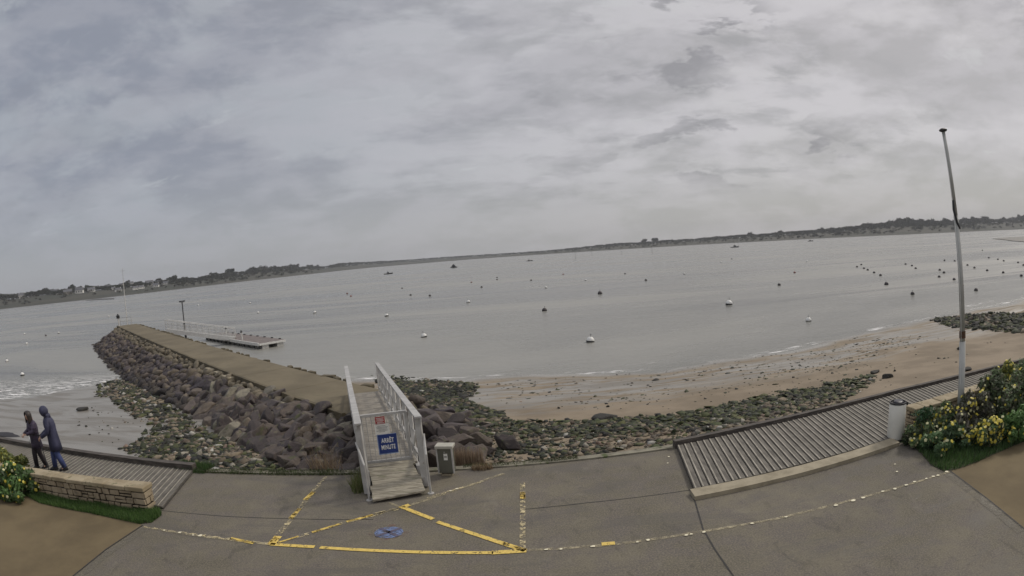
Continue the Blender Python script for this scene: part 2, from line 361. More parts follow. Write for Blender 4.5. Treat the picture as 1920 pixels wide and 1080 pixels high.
# ------------------------------------------------------------------ setting: beach terrain, sea bed, water
def grid_mesh(name, xs, ys, zf, mat, smooth=True):
    Xg, Yg = np.meshgrid(xs, ys); Zg = zf(Xg, Yg); v = np.c_[Xg.ravel(), Yg.ravel(), Zg.ravel()]
    nx, ny = len(xs), len(ys); i = np.arange(nx-1)[None, :]+np.arange(ny-1)[:, None]*nx; i = i.ravel()
    me = np_mesh(name, v, np.c_[i, i+1, i+1+nx, i+nx]); o = link(name, me, mat, None, smooth); return o, Xg, Yg
far = np.geomspace(1, 80, 22)[1:]
xs = np.r_[(-75-far*100)[::-1], np.arange(-75, 75.1, .5), 75+far*100]
ys = np.r_[-30, 0, np.arange(10, 75, .4), 75+far*100]
o, _, _ = grid_mesh('beach_ground', xs, ys, zt, SAND); tag(o, kind='structure', label='sandy beach sloping down to the estuary')
wxs = xs; wys = np.r_[np.arange(14, 90, .5), 90+far*100]
o, Xg, Yg = grid_mesh('water', wxs, wys, lambda x, y: x*0+WATER, WATERM)
a = o.data.attributes.new('shore', 'FLOAT', 'POINT'); a.data.foreach_set('value', (Yg-yW(Xg)).ravel().astype(np.float32))
tag(o, kind='structure', label='calm grey estuary water')

# far shore: hills polar strip
SHX = [-150, 0, 270, 480, 600, 730, 830, 960, 1080, 1290, 1540, 1780, 1900, 2080]
SHY = [598, 580, 550, 525, 512, 497.5, 489, 481, 473, 460, 447, 436, 430.5, 424]
RIX = [-150, 0, 25, 45, 87, 110, 137, 150, 170, 230, 240, 275, 300, 330, 350, 365, 400, 430, 450, 480, 512, 540, 560, 580, 605, 640, 700, 760, 830, 960, 1020, 1080, 1130, 1160, 1200, 1240, 1300, 1350, 1405, 1440, 1463, 1540, 1580, 1630, 1680, 1695, 1730, 1775, 1830, 1880, 1920, 2080]
RIY = [562, 548, 549, 546, 540, 541, 536, 538, 534, 531, 527, 527, 523, 520, 518, 519, 512, 508, 508, 500, 499, 496, 499, 497, 498, 491, 489, 486, 481, 473, 469, 463, 457, 454, 453, 449, 446, 441, 437, 436, 433, 428, 424, 418, 412, 409, 411, 410, 407, 408, 402, 392]
def Ds(px):
    y = np.interp(px, SHX, SHY); a, b, c = ray(px, y); return min(1900., math.hypot(a, b)*(WATER-CH)/min(c, -1e-4))
FS = [-.01, 0, .012, .05, .12, .25, .45, .7, 1.0, 1.4, 2.2]; FZ = [-.06, 0, .03, .07, .14, .30, .55, .82, 1.0, .98, .7]
def ridge_z(px, D):
    ys_, yr = np.interp(px, SHX, SHY), np.interp(px, RIX, RIY); return V(px, ys_+(yr-ys_)*.60, D)
_ds = {}
def hill(px, f):
    k = round(px)
    if k not in _ds:
        s = [Ds(k+j) for j in (-30, -15, 0, 15, 30)]; _ds[k] = sum(s)/5
    D0 = _ds[k]; D = D0*(1+.32*f); D1 = D0*1.32; zr = max(ridge_z(px, D1), -1)
    z = WATER+(zr-WATER)*np.interp(f, FS, FZ); a = AZ(px, np.interp(px, SHX, SHY)-6)
    return Vector((D*math.sin(a), D*math.cos(a), z)), D
cols = np.arange(-150, 2081, 10); vs = []
for px in cols:
    for f in FS:
        pnt, _ = hill(float(px), f); pnt.z += (0 if f < .03 else random.uniform(-.5, .5)); vs.append(pnt)
nf = len(FS); fs = [(i*nf+j, (i+1)*nf+j, (i+1)*nf+j+1, i*nf+j+1) for i in range(len(cols)-1) for j in range(nf-1)]
m, t, p = mat_new('far_land'); co = t.new('ShaderNodeTexCoord').outputs['Object']
sx = t.new('ShaderNodeSeparateXYZ'); t.l.new(co, sx.inputs[0])
fld = t.noise(t.mapping(co, (1, 1, 4)), .012, 5, .6)
col = t.mix(t.ramp(fld, .42, .58), (.034, .037, .024), (.055, .052, .036))
col = t.mix(t.ramp(t.math('ADD', sx.outputs[2], t.math('MULTIPLY', fld, 1.5)), -.6, -1.6), col, (.055, .05, .04))
t.put(p.inputs['Base Color'], col); p.inputs['Roughness'].default_value = .95
me = bpy.data.meshes.new('hills'); me.from_pydata(vs, [], fs); me.update()
tag(link('hills', me, m, None, True), kind='structure', label='low far shore closing the estuary')
# exposed mud bars near the far right shore
MUD = surf('dark_mud', (.045, .04, .034), (.07, .062, .05), .05, .6, .1, 1)
def mudbar(name, pts, lab):
    b = MB(); top = [G(x, y, WATER+.22) for x, y in pts]; bot = [G(x, y, WATER-.2) for x, y in pts]; cx = sum((q for q in top), Vector())/len(top)
    bot = [cx+(q-cx)*1.04 for q in bot]; n = len(top)
    for q in bot: q.z = WATER-.2
    b.add(top+bot, [tuple(range(n))]+[(i, i+n, (i+1) % n+n, (i+1) % n) for i in range(n)]); tag(b.build(name, MUD), kind='structure', label=lab)
mudbar('mud_bank', [(1862, 447.5), (1885, 449.5), (1900, 451.5), (1925, 453), (1990, 452), (1990, 443), (1920, 443.8), (1880, 445.6)], 'dark exposed mud bank at the far right')
mudbar('mud_bar', [(160, 563.5), (176, 562.5), (195, 561.5), (214, 560.5), (213, 558.8), (190, 559.8), (172, 561.2)], 'thin dark mud bar off the left shore')

# ------------------------------------------------------------------ apron, paths, markings
def edge_pts(x0, x1, n, dy=0, z=0): return [Vector((x, float(yE(x))+dy, z)) for x in np.linspace(x0, x1, n)]
def sheet(name, pts, mat, label=None):
    me = bpy.data.meshes.new(name); bm = bmesh.new(); f = bm.faces.new([bm.verts.new(p) for p in pts]); bmesh.ops.triangulate(bm, faces=[f]); bm.normal_update()
    for ff in bm.faces:
        if ff.normal.z < 0: ff.normal_flip()
    bm.to_mesh(me); bm.free(); o = link(name, me, mat); tag(o, kind='structure', label=label); return o
sheet('road', [(-70, -25, 0), (70, -25, 0)]+[(70, float(yE(70)), 0)]+edge_pts(40, -40, 80)+[(-70, float(yE(-70)), 0)], ASPH, 'worn grey asphalt apron above the beach')
sheet('sand_path', [G(268, 985, .004), G(200, 1030, .004), G(132, 1085, .004), G(20, 1180, .004), Vector((-11, 2, .004)), Vector((-40, 2, .004)), Vector((-40, 9.4, .004)), G(0, 925, .004), G(60, 922, .004), G(130, 950, .004), G(230, 972, .004)], SANDPATH, 'brown sandy path on the left')
sheet('sand_path', [G(1782, 884, .004), G(1850, 935, .004), G(1920, 992, .004), G(2010, 1070, .004), Vector((13, 2, .004)), Vector((40, 2, .004)), Vector((40, 8.6, .004)), G(1925, 800, .004), G(1860, 840, .004), G(1800, 872, .004)], SANDPATH, 'brown sandy path on the right')
# pale worn concrete edging beside the paths
def strip(name, pts, wd, mat, z=.006, label=None, build=True, b=None):
    b = b or MB(); pts = [Vector((q[0], q[1], z)) for q in pts]; L = []; Rr = []
    for i, q in enumerate(pts):
        d = (pts[min(i+1, len(pts)-1)]-pts[max(i-1, 0)]).normalized(); n = Vector((-d.y, d.x, 0))*wd/2; L.append(q+n); Rr.append(q-n)
    for i in range(len(pts)-1): b.add([Rr[i], Rr[i+1], L[i+1], L[i]], [(0, 1, 2, 3)])
    if not build: return b
    o = b.build(name, mat); tag(o, kind='structure', label=label); return o
def dense(pts, n=14):
    out = []
    for (a, b) in zip(pts[:-1], pts[1:]): out += [Vector(a).lerp(Vector(b), k/n) for k in range(n)]
    return out+[Vector(pts[-1])]
EDGEC = worn_paint('path_edge_concrete', (.20, .18, .14), .52, 1.6, .3)
strip('path_edging', [G(275, 990), G(207, 1034), G(140, 1088)], .22, EDGEC, .008, 'pale concrete edging of the left path')
strip('path_edging', [G(1776, 888), G(1845, 940), G(1915, 998)], .22, EDGEC, .008, 'pale concrete edging of the right path')
SEAM = worn_paint('seam_dark', (.03, .027, .024), .40, 3, .2)
strip('pavement_seam', dense([G(1300, 930), G(1318, 992), G(1340, 1030), G(1378, 1085)]), .03, SEAM, .004, 'dark joint running down the apron')
strip('pavement_seam', dense([G(300, 957), G(420, 968), G(560, 973), G(700, 974)]), .02, SEAM, .004, 'thin joint across the apron on the left')
strip('pavement_seam', dense([G(985, 955), G(1100, 943), G(1200, 932), G(1300, 918)]), .025, SEAM, .004, 'thin joint across the apron on the right')
strip('pavement_seam', dense([G(268, 985), G(200, 1030), G(132, 1085)]), .035, SEAM, .010, 'dark joint along the left path')
strip('pavement_seam', dense([G(1782, 884), G(1850, 935), G(1920, 992), G(1990, 1060)]), .035, SEAM, .010, 'dark joint along the right path')
def marks(name, segs, mat, label):
    b = MB()
    for a, c, wd in segs: strip('', dense([G(*a), G(*c)], 6), wd, None, .006 if mat is P_FAINT else .011, build=False, b=b)
    tag(b.build(name, mat), kind='structure', label=label)
marks('yellow_road_marking', [((507, 1021), (590, 1026), .105), ((600, 1027), (730, 1034), .10), ((730, 1034), (860, 1037), .10), ((860, 1037), (925, 1037), .10), ((922, 1037), (987, 1033), .13),
    ((508, 1022), (522, 1006), .16), ((545, 973), (562, 954), .10), ((572, 938), (588, 923), .11),
    ((758, 953), (812, 974), .105), ((820, 979), (905, 1007), .10), ((905, 1007), (985, 1033), .11), ((750, 953), (768, 947), .12),
    ((522, 1018), (560, 1006), .05), ((585, 999), (640, 982), .07), ((650, 979), (700, 966), .08), ((980, 923), (980, 936), .105), ((1128, 1021), (1153, 1019), .11), ((432, 1010), (476, 1019), .09)], P_FRESH, 'bright yellow painted lines of the stopping bay')
marks('yellow_road_marking', [((522, 1018), (640, 982), .10), ((640, 982), (752, 953), .11), ((700, 965), (760, 950), .10), ((985, 1032), (940, 1019), .1),
    ((510, 1018), (606, 900), .11), ((980, 905), (980, 1028), .10), ((380, 1004), (510, 1021), .08), ((800, 934), (905, 903), .08), ((270, 988), (380, 1004), .06)], P_WORN, 'worn yellow painted lines of the stopping bay')
marks('faint_road_marking', [((268, 988), (510, 1021), .09), ((985, 1032), (1150, 1021), .08), ((1150, 1021), (1310, 998), .08), ((1310, 998), (1450, 974), .08), ((1450, 974), (1600, 937), .08), ((1600, 937), (1780, 885), .07),
    ((730, 943), (760, 955), .07), ((760, 950), (945, 888), .10), ((606, 900), (616, 888), .08)], P_FAINT, 'faint worn line along the apron')
b = MB()
for (x, y, r) in [(308, 994, .05), (337, 998, .07), (362, 1003, .05), (375, 1004, .09), (1024, 1030, .05), (1052, 1029, .05), (1112, 1024, .07), (1195, 1016, .04), (1215, 1012, .06), (1287, 1003, .06), (1296, 1001, .05), (1320, 997, .06),
                  (1410, 981, .05), (1474, 969, .05), (1568, 947, .07), (1600, 938, .08), (1618, 933, .08), (1655, 921, .06), (1678, 916, .08), (1699, 909, .07), (1715, 903, .06), (1737, 897, .05), (1750, 893, .07), (1758, 891, .06), (1775, 884, .08), (857, 916, .06), (845, 920, .05),
                  (1682, 884, .05), (1678, 870, .04), (1243, 838, .05), (1254, 856, .05), (1252, 868, .04)]:
    c = G(x, y, .016); n = 7; r *= .6; b.add([c+Vector((math.cos(2*PI*k/n)*r*random.uniform(.7, 1.3), math.sin(2*PI*k/n)*r*random.uniform(.6, 1.1), 0)) for k in range(n)], [tuple(range(n))])
tag(b.build('paint_flakes', plain('bright_flakes', (.72, .66, .48), .7)), kind='structure', label='bright flakes of old line paint')
# no-stopping roundel
cc = G(729, 998, .008); b = MB(); n = 32; r0 = .235
b.poly([cc+Vector((r0*1.12*math.cos(2*PI*k/n), r0*math.sin(2*PI*k/n), 0)) for k in range(n)])
tag(b.build('painted_roundel', worn_paint('worn_blue_paint', (.16, .215, .38), .465, 8, .2)), kind='structure', label='worn blue no stopping roundel painted on the apron')
b = MB()
for s in (1, -1): strip('', [cc+Vector((-.2, -s*.17, 0)), cc+Vector((.2, s*.17, 0))], .07, None, .013, build=False, b=b)
tag(b.build('roundel_cross', worn_paint('dark_cross_paint', (.10, .09, .13), .42, 8, .1)), kind='structure', label='dark cross over the blue roundel')
b = MB()
for k in range(n):
    a0, a1 = 2*PI*k/n, 2*PI*(k+1)/n
    b.add([cc+Vector((q*1.12*math.cos(a), q*math.sin(a), -.001)) for q, a in ((.25, a0), (.33, a0), (.33, a1), (.25, a1))], [(0, 1, 2, 3)])
tag(b.build('roundel_ring', worn_paint('worn_red_paint', (.26, .11, .09), .60, 5, .2)), kind='structure', label='worn red ring round the blue roundel')

# seawall kerb along the apron
b = MB(); pts = edge_pts(-8.3, 3.6, 30)
for a, c in zip(pts[:-1], pts[1:]):
    b.hexa([(a.x, a.y-.02, -1.3), (c.x, c.y-.02, -1.3), (c.x, c.y+.24, -1.3), (a.x, a.y+.24, -1.3), (a.x, a.y-.02, .035), (c.x, c.y-.02, .035), (c.x, c.y+.2, .03), (a.x, a.y+.2, .03)])
tag(b.build('seawall', WALLCONC), 'low mossy concrete seawall along the apron edge above the stones', 'wall')

# boardwalks ---------------------------------------------------------------
def boardwalk(name, A0, A1, B0, B1, zt_, lab, n, gap=.28, ridge=True, far_pts=None):
    root = empty(name, ((A0[0]+B1[0])/2, (A0[1]+B1[1])/2, 0)); tag(root, lab, 'boardwalk'); off = -Vector(root.location)
    A0, A1, B0, B1 = (Vector((*q[:2], zt_)) for q in (A0, A1, B0, B1)); b = MB(); j = MB()
    for i in range(n):
        t0, t1 = i/n, (i+1-gap)/n
        if far_pts is None: e0, e1 = B0.lerp(B1, t0), B0.lerp(B1, t1)
        else:
            x0, x1 = B0.x+(B1.x-B0.x)*t0, B0.x+(B1.x-B0.x)*t1; e0, e1 = Vector((x0, float(yE(x0))-.1, zt_)), Vector((x1, float(yE(x1))-.1, zt_))
        p0, p1 = A0.lerp(A1, t0), A0.lerp(A1, t1); dz = random.uniform(-.004, .004)
        q = [p0, p1, e1, e0]; b.hexa([v+off+Vector((0, 0, -.035)) for v in q]+[v+off+Vector((0, 0, dz)) for v in q])
    b.build('planks', BOARDL, root)
    k2 = MB()
    for i in range(n):
        t0 = (i+.08)/n; t1 = (i+.25)/n
        if far_pts is None: e0, e1 = B0.lerp(B1, t0), B0.lerp(B1, t1)
        else:
            x0, x1 = B0.x+(B1.x-B0.x)*t0, B0.x+(B1.x-B0.x)*t1; e0, e1 = Vector((x0, float(yE(x0))-.1, zt_)), Vector((x1, float(yE(x1))-.1, zt_))
        q = [A0.lerp(A1, t0), A0.lerp(A1, t1), e1, e0]; k2.hexa([v+off+Vector((0, 0, .0055)) for v in q]+[v+off+Vector((0, 0, .011)) for v in q])
    k2.build('grip_strips', BATTEN, root)
    q = [A0, A1, B1, B0]
    if far_pts is not None: q = [A0, A1]+[Vector((x, float(yE(x))-.1, 0)) for x in np.linspace(B1.x, B0.x, 14)]
    bt = [Vector((v.x, v.y, .006))+off for v in q]; tp = [Vector((v.x, v.y, zt_-.04))+off for v in q]; n_ = len(q)
    j.add(bt+tp, [tuple(range(n_, 2*n_))]+[(i, (i+1) % n_, (i+1) % n_+n_, i+n_) for i in range(n_)]); j.build('joist_bed', BOARDD, root)
    return root, off
rootL, offL = boardwalk('boardwalk', (-36, 9.9), (-7.72, 9.83), (-36, 14), (-8.25, 12.2), .075, 'long weathered timber boardwalk behind the stone wall where two people stand', 160, .12, far_pts=1)
e = MB()
pp = edge_pts(-36, -8.25, 24, .0, .10)
for a, c in zip(pp[:-1], pp[1:]): e.bar(a+offL, c+offL, .2, .22)
e.build('edge_beam', BEAM, rootL)
rootR, offR = boardwalk('boardwalk', (3.14, 9.98), (20.0, 11.6), (3.5, 12.5), (20.5, 13.5), .10, 'raised timber boardwalk of ridged planks beside the white bin', 104, .14, far_pts=1)
e = MB(); pp = edge_pts(3.45, 30, 26, .02, .09)
for a, c in zip(pp[:-1], pp[1:]): e.bar(a+offR, c+offR, .14, .20)
e.build('edge_beam', BEAM, rootR)
k = MB(); kp = [Vector((3.05, 9.80, 0)), Vector((4.1, 9.87, 0)), Vector((5.5, 9.98, 0)), Vector((6.95, 10.13, 0)), Vector((8.25, 10.30, 0))]
for a, c in zip(kp[:-1], kp[1:]): k.hexa([a+offR+Vector((0, -.15, 0)), c+offR+Vector((0, -.15, 0)), c+offR+Vector((0, .17, 0)), a+offR+Vector((0, .17, 0)), a+offR+Vector((0, -.15, .085)), c+offR+Vector((0, -.15, .085)), c+offR+Vector((0, .17, .105)), a+offR+Vector((0, .17, .105))])
k.build('kerb', CONC, rootR)

# ------------------------------------------------------------------ rocks
def ico(sub):
    bm = bmesh.new(); bmesh.ops.create_icosphere(bm, subdivisions=sub, radius=1); v = np.array([q.co[:] for q in bm.verts]); f = np.array([[q.index for q in a.verts] for a in bm.faces]); bm.free(); return v, f
I1, I2, I3, I4 = ico(1), ico(2), ico(3), ico(5)
def rock(I, seed, planes=11, lo=.62, hi=.95, rough=.012):
    planes += 5; lo, hi = .46, .80
    r = np.random.default_rng(seed); v, f = I; n = r.normal(size=(planes, 3)); n /= np.linalg.norm(n, axis=1)[:, None]; h = r.uniform(lo, hi, planes); h[:3] = lo*.95
    dd = v @ n.T; rad = np.where(dd > .05, h/np.maximum(dd, .05), 9).min(1); rad = np.minimum(rad, 1.05)*1.28
    rad = rad*(1+rough*np.sin(v @ r.normal(size=3)*6+1)*np.sin(v @ r.normal(size=3)*9))
    return v*rad[:, None], f
def scatter_mesh(name, variants, P, S, cols, mat, tilt=.35, parent=None):
    """merge many rocks: P (n,3) centres, S (n,3) sizes, cols (n,3)"""
    V_, F_, K_ = [], [], []; b = 0; idx = rng.integers(0, len(variants), len(P))
    for k, (v, f) in enumerate(variants):
        s = np.where(idx == k)[0]
        if not len(s): continue
        a = rng.uniform(0, 2*PI, len(s)); tx = rng.normal(0, tilt, len(s)); ca, sa, ct, st = np.cos(a), np.sin(a), np.cos(tx), np.sin(tx)
        q = v[None]*S[s][:, None]; y = q[..., 1]*ct[:, None]-q[..., 2]*st[:, None]; z = q[..., 1]*st[:, None]+q[..., 2]*ct[:, None]; x = q[..., 0]
        w_ = np.stack([x*ca[:, None]-y*sa[:, None], x*sa[:, None]+y*ca[:, None], z], -1)+P[s][:, None]
        V_.append(w_.reshape(-1, 3)); F_.append((f[None]+(np.arange(len(s))*len(v))[:, None, None]).reshape(-1, 3)+b); K_.append(np.repeat(cols[s], len(v), 0)); b += len(s)*len(v)
    return link(name, np_mesh(name, np.concatenate(V_), np.concatenate(F_), np.concatenate(K_)), mat, parent)
def in_poly(x, y, poly):
    c = np.zeros(len(x), bool); n = len(poly)
    for i in range(n):
        x0, y0 = poly[i][:2]; x1, y1 = poly[(i+1) % n][:2]
        if y0 == y1: continue
        c ^= ((y0 > y) != (y1 > y)) & (x < (x1-x0)*(y-y0)/(y1-y0)+x0)
    return c
def sample(poly, n):
    P_ = np.array([q[:2] for q in poly]); lo, hi = P_.min(0), P_.max(0); X_, Y_ = [], []; k = 0
    while k < n:
        x, y = rng.uniform(lo[0], hi[0], n*3), rng.uniform(lo[1], hi[1], n*3); s = in_poly(x, y, poly); X_.append(x[s]); Y_.append(y[s]); k += s.sum()
    return np.concatenate(X_)[:n], np.concatenate(Y_)[:n]
def clump(x, y, s=1.0, ph=0.0): return np.sin(x*1.1*s+2*np.sin(y*.7*s+ph))*np.sin(y*1.6*s+1.5*np.sin(x*.8*s))
small = [rock(I1, 100+k, 9, .55, .9, .05) for k in range(10)]; mid = [rock(I2, 200+k, 10, .55, .9, .05) for k in range(10)]
WEED = np.array([(.022, .027, .011), (.035, .042, .015), (.075, .082, .026), (.014, .013, .009), (.020, .020, .012)]); EARTH = np.array([(.14, .112, .076), (.21, .168, .11), (.075, .060, .044), (.23, .185, .125), (.15, .112, .075)]); LIGHT = np.array([(.32, .29, .23), (.27, .19, .14), (.42, .40, .35)])
def stone_cols(n, fw, fl, wv=0.0):
    fw = np.clip(fw+.45*wv, .05, .99); r = rng.uniform(size=n); c = EARTH[rng.integers(0, len(EARTH), n)].copy(); w_ = r < fw; l = r > 1-fl
    c[w_] = WEED[rng.integers(0, len(WEED), w_.sum())]; c[l] = LIGHT[rng.integers(0, len(LIGHT), l.sum())]; return c*rng.uniform(.8, 1.2, (n, 1))
def stones(name, poly, n, smin, smax, fw, fl, label, cat='stones', var=small, cl=None, flat=.55, sink=.3, feather=1.0):
    x, y = sample(poly, n)
    if cl is not None:
        keep = clump(x, y, *cl[:2]) > rng.uniform(-1, 1, n)*cl[2]-cl[3]; x, y = x[keep], y[keep]; n = len(x)
    pa = np.array([q[:2] for q in poly]); pb = np.roll(pa, -1, 0); dm = np.full(n, 9.)
    for a_, b_ in zip(pa, pb):
        ab = b_-a_; t_ = np.clip(((x-a_[0])*ab[0]+(y-a_[1])*ab[1])/(ab@ab+1e-9), 0, 1); dm = np.minimum(dm, np.hypot(x-a_[0]-ab[0]*t_, y-a_[1]-ab[1]*t_))
    seaw = y > yE(x)+.6
    keep = ~seaw | (rng.uniform(size=n) < np.clip(dm/feather, .04, 1)); x, y, dm = x[keep], y[keep], dm[keep]; n = len(x)
    s = smin+(smax-smin)*rng.uniform(size=n)**3.8; S = np.c_[s*rng.uniform(.8, 1.5, n), s*rng.uniform(.8, 1.2, n), s*rng.uniform(.4, .9, n)*flat*1.4]
    fwv = fw; P_ = np.c_[x, y, zt(x, y)+S[:, 2]*(1-2*sink)*.5]
    o = scatter_mesh(name, var, P_, S, stone_cols(n, fwv, fl, clump(x, y, .9, 1.0)+.35*clump(x, y, 3.1, 2.0)), STONE); tag(o, label, cat, kind='stuff'); return o
pl = lambda pts: [T(*q) for q in pts]
# left beach stones
pL = pl([(185, 700), (230, 700), (290, 735), (350, 775), (420, 815), (490, 850), (530, 872)])+[Vector((-4.6, 13.4, 0)), Vector((-4.6, 12.7, 0)), Vector((-8.8, 12.5, 0))]+pl([(340, 874), (250, 858), (235, 842), (285, 800), (230, 775), (200, 745)])
stones('beach_stones', pL, 15000, .03, .26, .62, .10, 'weed covered stones strewn on the beach left of the jetty', cl=(2.2, 0, 1.1, .25), feather=.9)
pL2 = pl([(290, 812), (420, 822), (520, 868)])+[Vector((-5, 12.75, 0)), Vector((-9.4, 12.6, 0))]+pl([(290, 868), (240, 850), (220, 842)])
stones('weedy_stones', pL2, 5500, .04, .20, .75, .08, 'dark green weedy stones at the foot of the left seawall')
stones('dark_foreshore_stones', pl([(182, 700), (225, 692), (300, 740), (360, 790), (290, 790), (215, 760), (172, 745)]), 1500, .12, .34, .8, .04, 'black stones at the water edge beside the jetty tip', cl=(.8, 1, .9, .4))
# right beach stones
pR = [Vector((-3.2, 12.8, 0)), Vector((3.4, 12.9, 0)), Vector((5.6, 13.2, 0)), Vector((10.0, 13.75, 0))]+pl([(1600, 757), (1560, 735), (1475, 748), (1400, 752), (1310, 772), (1250, 792), (1130, 790), (1060, 796), (980, 796), (920, 784), (880, 772), (850, 780), (800, 800)])
stones('beach_stones', pR, 17000, .025, .16, .50, .08, 'mixed brown and weedy stones strewn along the right beach below the boardwalk', cl=(2.6, 2, 1.2, .15), feather=1.0)
stones('weedy_stones', pl([(880, 772), (960, 785), (1060, 786), (1130, 786), (1220, 778), (1290, 772), (1370, 752), (1470, 730), (1560, 715), (1640, 700), (1650, 716), (1600, 745), (1500, 765), (1400, 785), (1250, 805), (1120, 815), (1000, 815), (900, 805)]), 5200, .03, .17, .88, .02, 'dark green weedy stones in a band along the right beach', cl=(1.5, 0, .9, .35))
stones('dark_foreshore_stones', pl([(690, 700), (760, 706), (830, 712), (900, 718), (900, 740), (850, 752), (900, 778), (960, 790), (880, 800), (820, 790), (780, 760), (740, 735), (700, 716)]), 6500, .05, .20, .95, .01, 'black weedy stones spilling from the jetty root into the shallows', cl=(1.3, 3, 1.0, .3), feather=.5)
stones('dark_foreshore_stones', pl([(700, 712), (760, 716), (860, 745), (960, 782), (880, 812), (800, 790)]), 7500, .06, .24, .93, .02, 'dense black weedy stones under the right side of the jetty', feather=.4)
def mats(poly, n, label, cl, feather=1.0):
    global WEED
    keepw = WEED; WEED = np.array([(.060, .075, .020), (.085, .098, .028), (.038, .046, .016), (.105, .108, .036), (.028, .032, .014)])
    stones('seaweed_mats', poly, int(n*1.25), .05, .23, 2.0, .0, label, 'seaweed', cl=cl, flat=.16, sink=-.55, feather=feather); WEED = keepw
mats(pL, 2600, 'patchy yellow green seaweed lying over the stones left of the jetty', (1.3, 0, 1.0, -.1), .6)
mats(pL2, 1700, 'green seaweed covering the stones at the foot of the left seawall', (1.7, 0, 1.0, .35), .4)
mats(pR, 2000, 'scattered green seaweed over the stones along the right beach', (1.6, 1, 1.0, -.15), .5)
mats(pl([(880, 776), (960, 785), (1060, 786), (1130, 786), (1220, 778), (1290, 772), (1370, 752), (1470, 730), (1560, 715), (1640, 700), (1650, 716), (1600, 745), (1500, 765), (1400, 790), (1250, 812), (1120, 822), (1000, 822), (900, 812)]), 3600, 'band of yellow green seaweed along the upper right beach', (1.9, 2, 1.0, .25), .6)
stones('weed_wrack', pl([(860, 715), (1250, 696), (1500, 655), (1700, 612), (1740, 640), (1640, 695), (1480, 735), (1300, 760), (1000, 775)]), 1500, .04, .16, 1.5, .0, 'ragged dark weed scattered on the wet sand', cl=(.6, 4, .9, -.15), flat=.2)
stones('scattered_stones', pl([(850, 722), (1250, 700), (1500, 665), (1700, 625), (1900, 640), (1900, 680), (1690, 728), (1480, 745), (1300, 768), (1000, 780), (900, 765)]), 420, .03, .12, .75, .05, 'small dark stones scattered over the open sand', cl=(.35, 1, .8, .1))
stones('weed_wrack', pl([(1250, 700), (1500, 662), (1700, 625), (1740, 640), (1600, 690), (1400, 715)]), 900, .03, .11, .9, .02, 'loose dark weed lying on the wet sand', cl=(.5, 2, .8, .0), flat=.25)
stones('scattered_stones', pl([(180, 750), (290, 800), (280, 860), (200, 842), (130, 800), (150, 770)]), 60, .04, .14, .85, .05, 'few dark stones on the wet sand left of the jetty')
stones('rock_bank', pl([(1742, 600), (1770, 594), (1830, 590), (1925, 586), (2000, 590), (2000, 640), (1920, 626), (1860, 622), (1800, 618), (1760, 610)]), 4200, .08, .36, .95, .01, 'dark rock bank covered in weed at the right end of the beach', var=small, flat=.6)
for k, (px, py, s, lab) in enumerate([(1665, 708, .24, 'squat dark boulder alone on the sand below the flagpole side'), (1640, 700, .2, 'small dark boulder on the sand left of the squat one'), (1135, 785, .30, 'round black boulder at the edge of the right stone field'), (152, 770, .30, 'dark flat rock on the wet sand beside the people'),
    (870, 745, .20, 'flat black stone at the left end of the wet sand'), (1230, 713, .15, 'thin black stone in the middle of the wet sand'), (1800, 655, .2, 'dark flat stone on the tan sand by the flagpole'), (1812, 695, .2, 'dark stone just beyond the boardwalk right of the flagpole')]):
    v, f = rock(I3, 300+k, 12); c = T(px, py); me = np_mesh('boulder', v*np.array((s*1.5, s, s*.6))+0, f, np.tile((.035, .032, .025), (len(v), 1)))
    o = link('boulder', me, STONE); o.location = c+Vector((0, 0, s*.2)); tag(o, lab, 'boulder')
# long dark weed heap at the left frame edge
v, f = rock(I3, 340, 14); c = T(2, 816); o = link('weed_heap', np_mesh('weed_heap', v*np.array((1.5, .55, .12)), f, np.tile((.035, .034, .04), (len(v), 1))), STONE); o.location = c; tag(o, 'long low heap of dark weed on the beach behind the left shrub', 'seaweed')

# ------------------------------------------------------------------ jetty
def J(s, off, z): p_ = JA+JU*s+JN*off; return Vector((p_[0], p_[1], z))
jet = empty('jetty', J(33, -1.5, WATER)); tag(jet, 'long stone jetty with a brown concrete walkway running out into the estuary', 'jetty'); jo = -Vector(jet.location)
S_END = 67.5; b = MB(); nseg = 12
for i in range(nseg):
    s0, s1 = -1+(S_END+1)*i/nseg, -1+(S_END+1)*(i+1)/nseg-.025; w0 = -3.0
    b.hexa([J(s0, 0, -.75)+jo, J(s0, w0, -.75)+jo, J(s1, w0, -.75)+jo, J(s1, 0, -.75)+jo][::-1]+[J(s0, 0, -.3)+jo, J(s0, w0, -.3)+jo, J(s1, w0, -.3)+jo, J(s1, 0, -.3)+jo][::-1])
b.build('walkway', JDECK, jet, bevel=.02)
b = MB(); b.bar(J(-1, .08, -.42)+jo, J(S_END, .08, -.42)+jo, .16, .34); b.build('edge_course', JEDGE, jet)
rr_ = random.Random(2); b = MB()
for s in np.arange(0, 64, .9):
    if rr_.random() < .6: b.box(J(s, -3.15, -.36)+jo, (rr_.uniform(.3, .8), rr_.uniform(.15, .35), .18), Matrix.Rotation(rr_.uniform(-1, 0), 3, 'Z'))
tag(b.build('rubble_edge', JEDGE, jet, bevel=.04), kind='stuff')
def joff(s): return np.interp(s, [-3, 7, 28, 46, 57, 66, 72], [4.6, 5.2, 4.9, 4.1, 3.7, 3.8, 3.4])
mv, mf = [], []; ss = np.linspace(-4.5, 71, 60)
